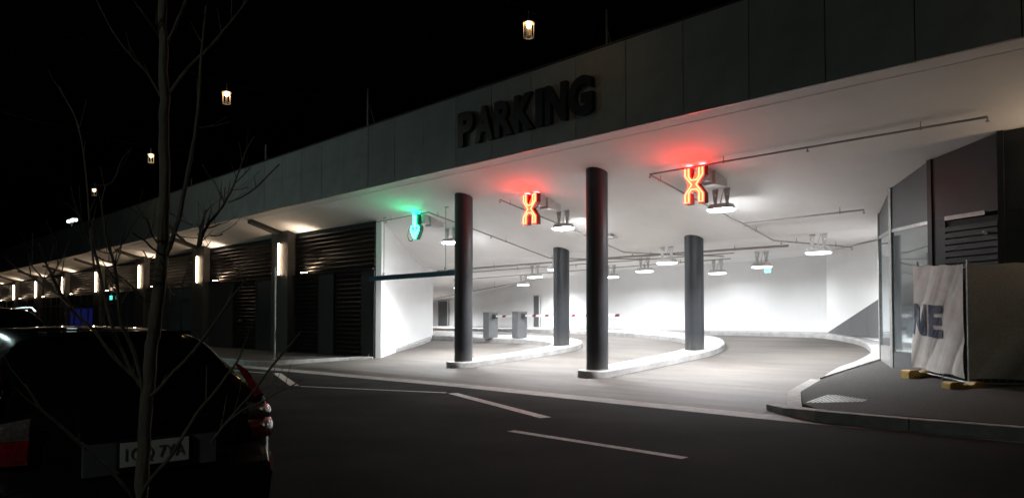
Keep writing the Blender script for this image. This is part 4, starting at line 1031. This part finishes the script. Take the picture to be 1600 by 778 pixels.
br([(184, 393), (198, 370), (208, 352), (217, 339)], [.004, .003, .002], 3.05); br([(166, 372), (166, 350), (168, 336)], [.004, .003], 3.05)
br([(178, 425), (198, 440), (214, 456), (232, 476)], [.004, .005, .006], 3.05, 3.2)
br([(220, 605), (196, 560), (172, 500), (153, 413), (146, 388), (138, 368), (134, 358), (122, 335), (108, 322), (95, 312)], [.01, .009, .009, .009, .007, .003, .002], Y1=2.95)
br([(222, 600), (180, 560), (146, 515), (116, 489), (104, 470), (91, 452), (79, 425), (69, 403), (60, 380)], [.011, .01, .01, .009, .007, .003], Y1=2.9)
br([(80, 428), (90, 415), (88, 395), (87, 372)], [.004, .003], 2.95); br([(98, 465), (72, 448), (48, 432), (24, 419)], [.006, .006, .005], 2.95)
br([(110, 480), (88, 458), (68, 436), (46, 411)], [.006, .005, .004], 2.95)
br([(147, 420), (140, 350), (136, 290), (128, 225), (118, 185), (104, 158), (91, 135)], [.006, .005, .004, .003], 3.0, 3.3)
br([(252, 398), (238, 388), (226, 376), (214, 369), (208, 364)], [.007, .006, .005], 3.2, 3.0); br([(250, 385), (238, 368), (233, 352), (228, 342), (222, 338)], [.006, .005, .004], 3.2, 3.0)
br([(260, 442), (272, 462), (282, 450), (290, 428)], [.005, .004], 3.2, 3.1); br([(240, 400), (232, 405), (224, 392)], [.004, .003], 3.15)
br([(233, 620), (245, 610), (272, 580), (295, 557), (326, 518), (352, 480), (372, 452), (385, 436)], [.012, .011, .01, .008, .006], 3.2, 3.0)
br([(212, 800), (230, 756), (268, 710), (306, 649), (337, 610), (368, 568), (378, 548), (384, 530)], [.014, .013, .011, .009, .006, .004], 3.2, 2.95)
br([(330, 690), (362, 650), (394, 614), (420, 578), (445, 548), (460, 531), (470, 518)], [.008, .0075, .007, .006, .004], 3.15, 2.9)
br([(352, 662), (380, 640), (406, 629), (432, 613), (455, 603), (474, 592)], [.006, .006, .005, .003], 3.1, 2.9)
br([(213, 792), (200, 765), (165, 728), (128, 695), (95, 665), (65, 640), (40, 600)], [.012, .011, .01, .008, .005], 3.2, 2.9)
br([(148, 290), (175, 285), (190, 250), (203, 235)], [.003, .002], 3.1); br([(311, 200), (340, 196), (360, 190)], [.003, .002], 3.1)
br([(262, 330), (285, 345), (301, 352)], [.005, .004], 3.2, 3.1)
obj('stake', tube([(.18, .06, -.1), (.18, .06, .35)], .02, 6), 'bark', tree)
# planted build-out in the parking lane that the tree stands in
bm = bmesh.new(); bm_prism(bm, [(7.9, -13.598), (10.4, -13.598), (10.1, -12.6), (8.3, -12.5)][::1], -.02, .118); obj('planting_buildout', bm, 'path', kind='structure', loc=W(0, 0), rotz=ANG)
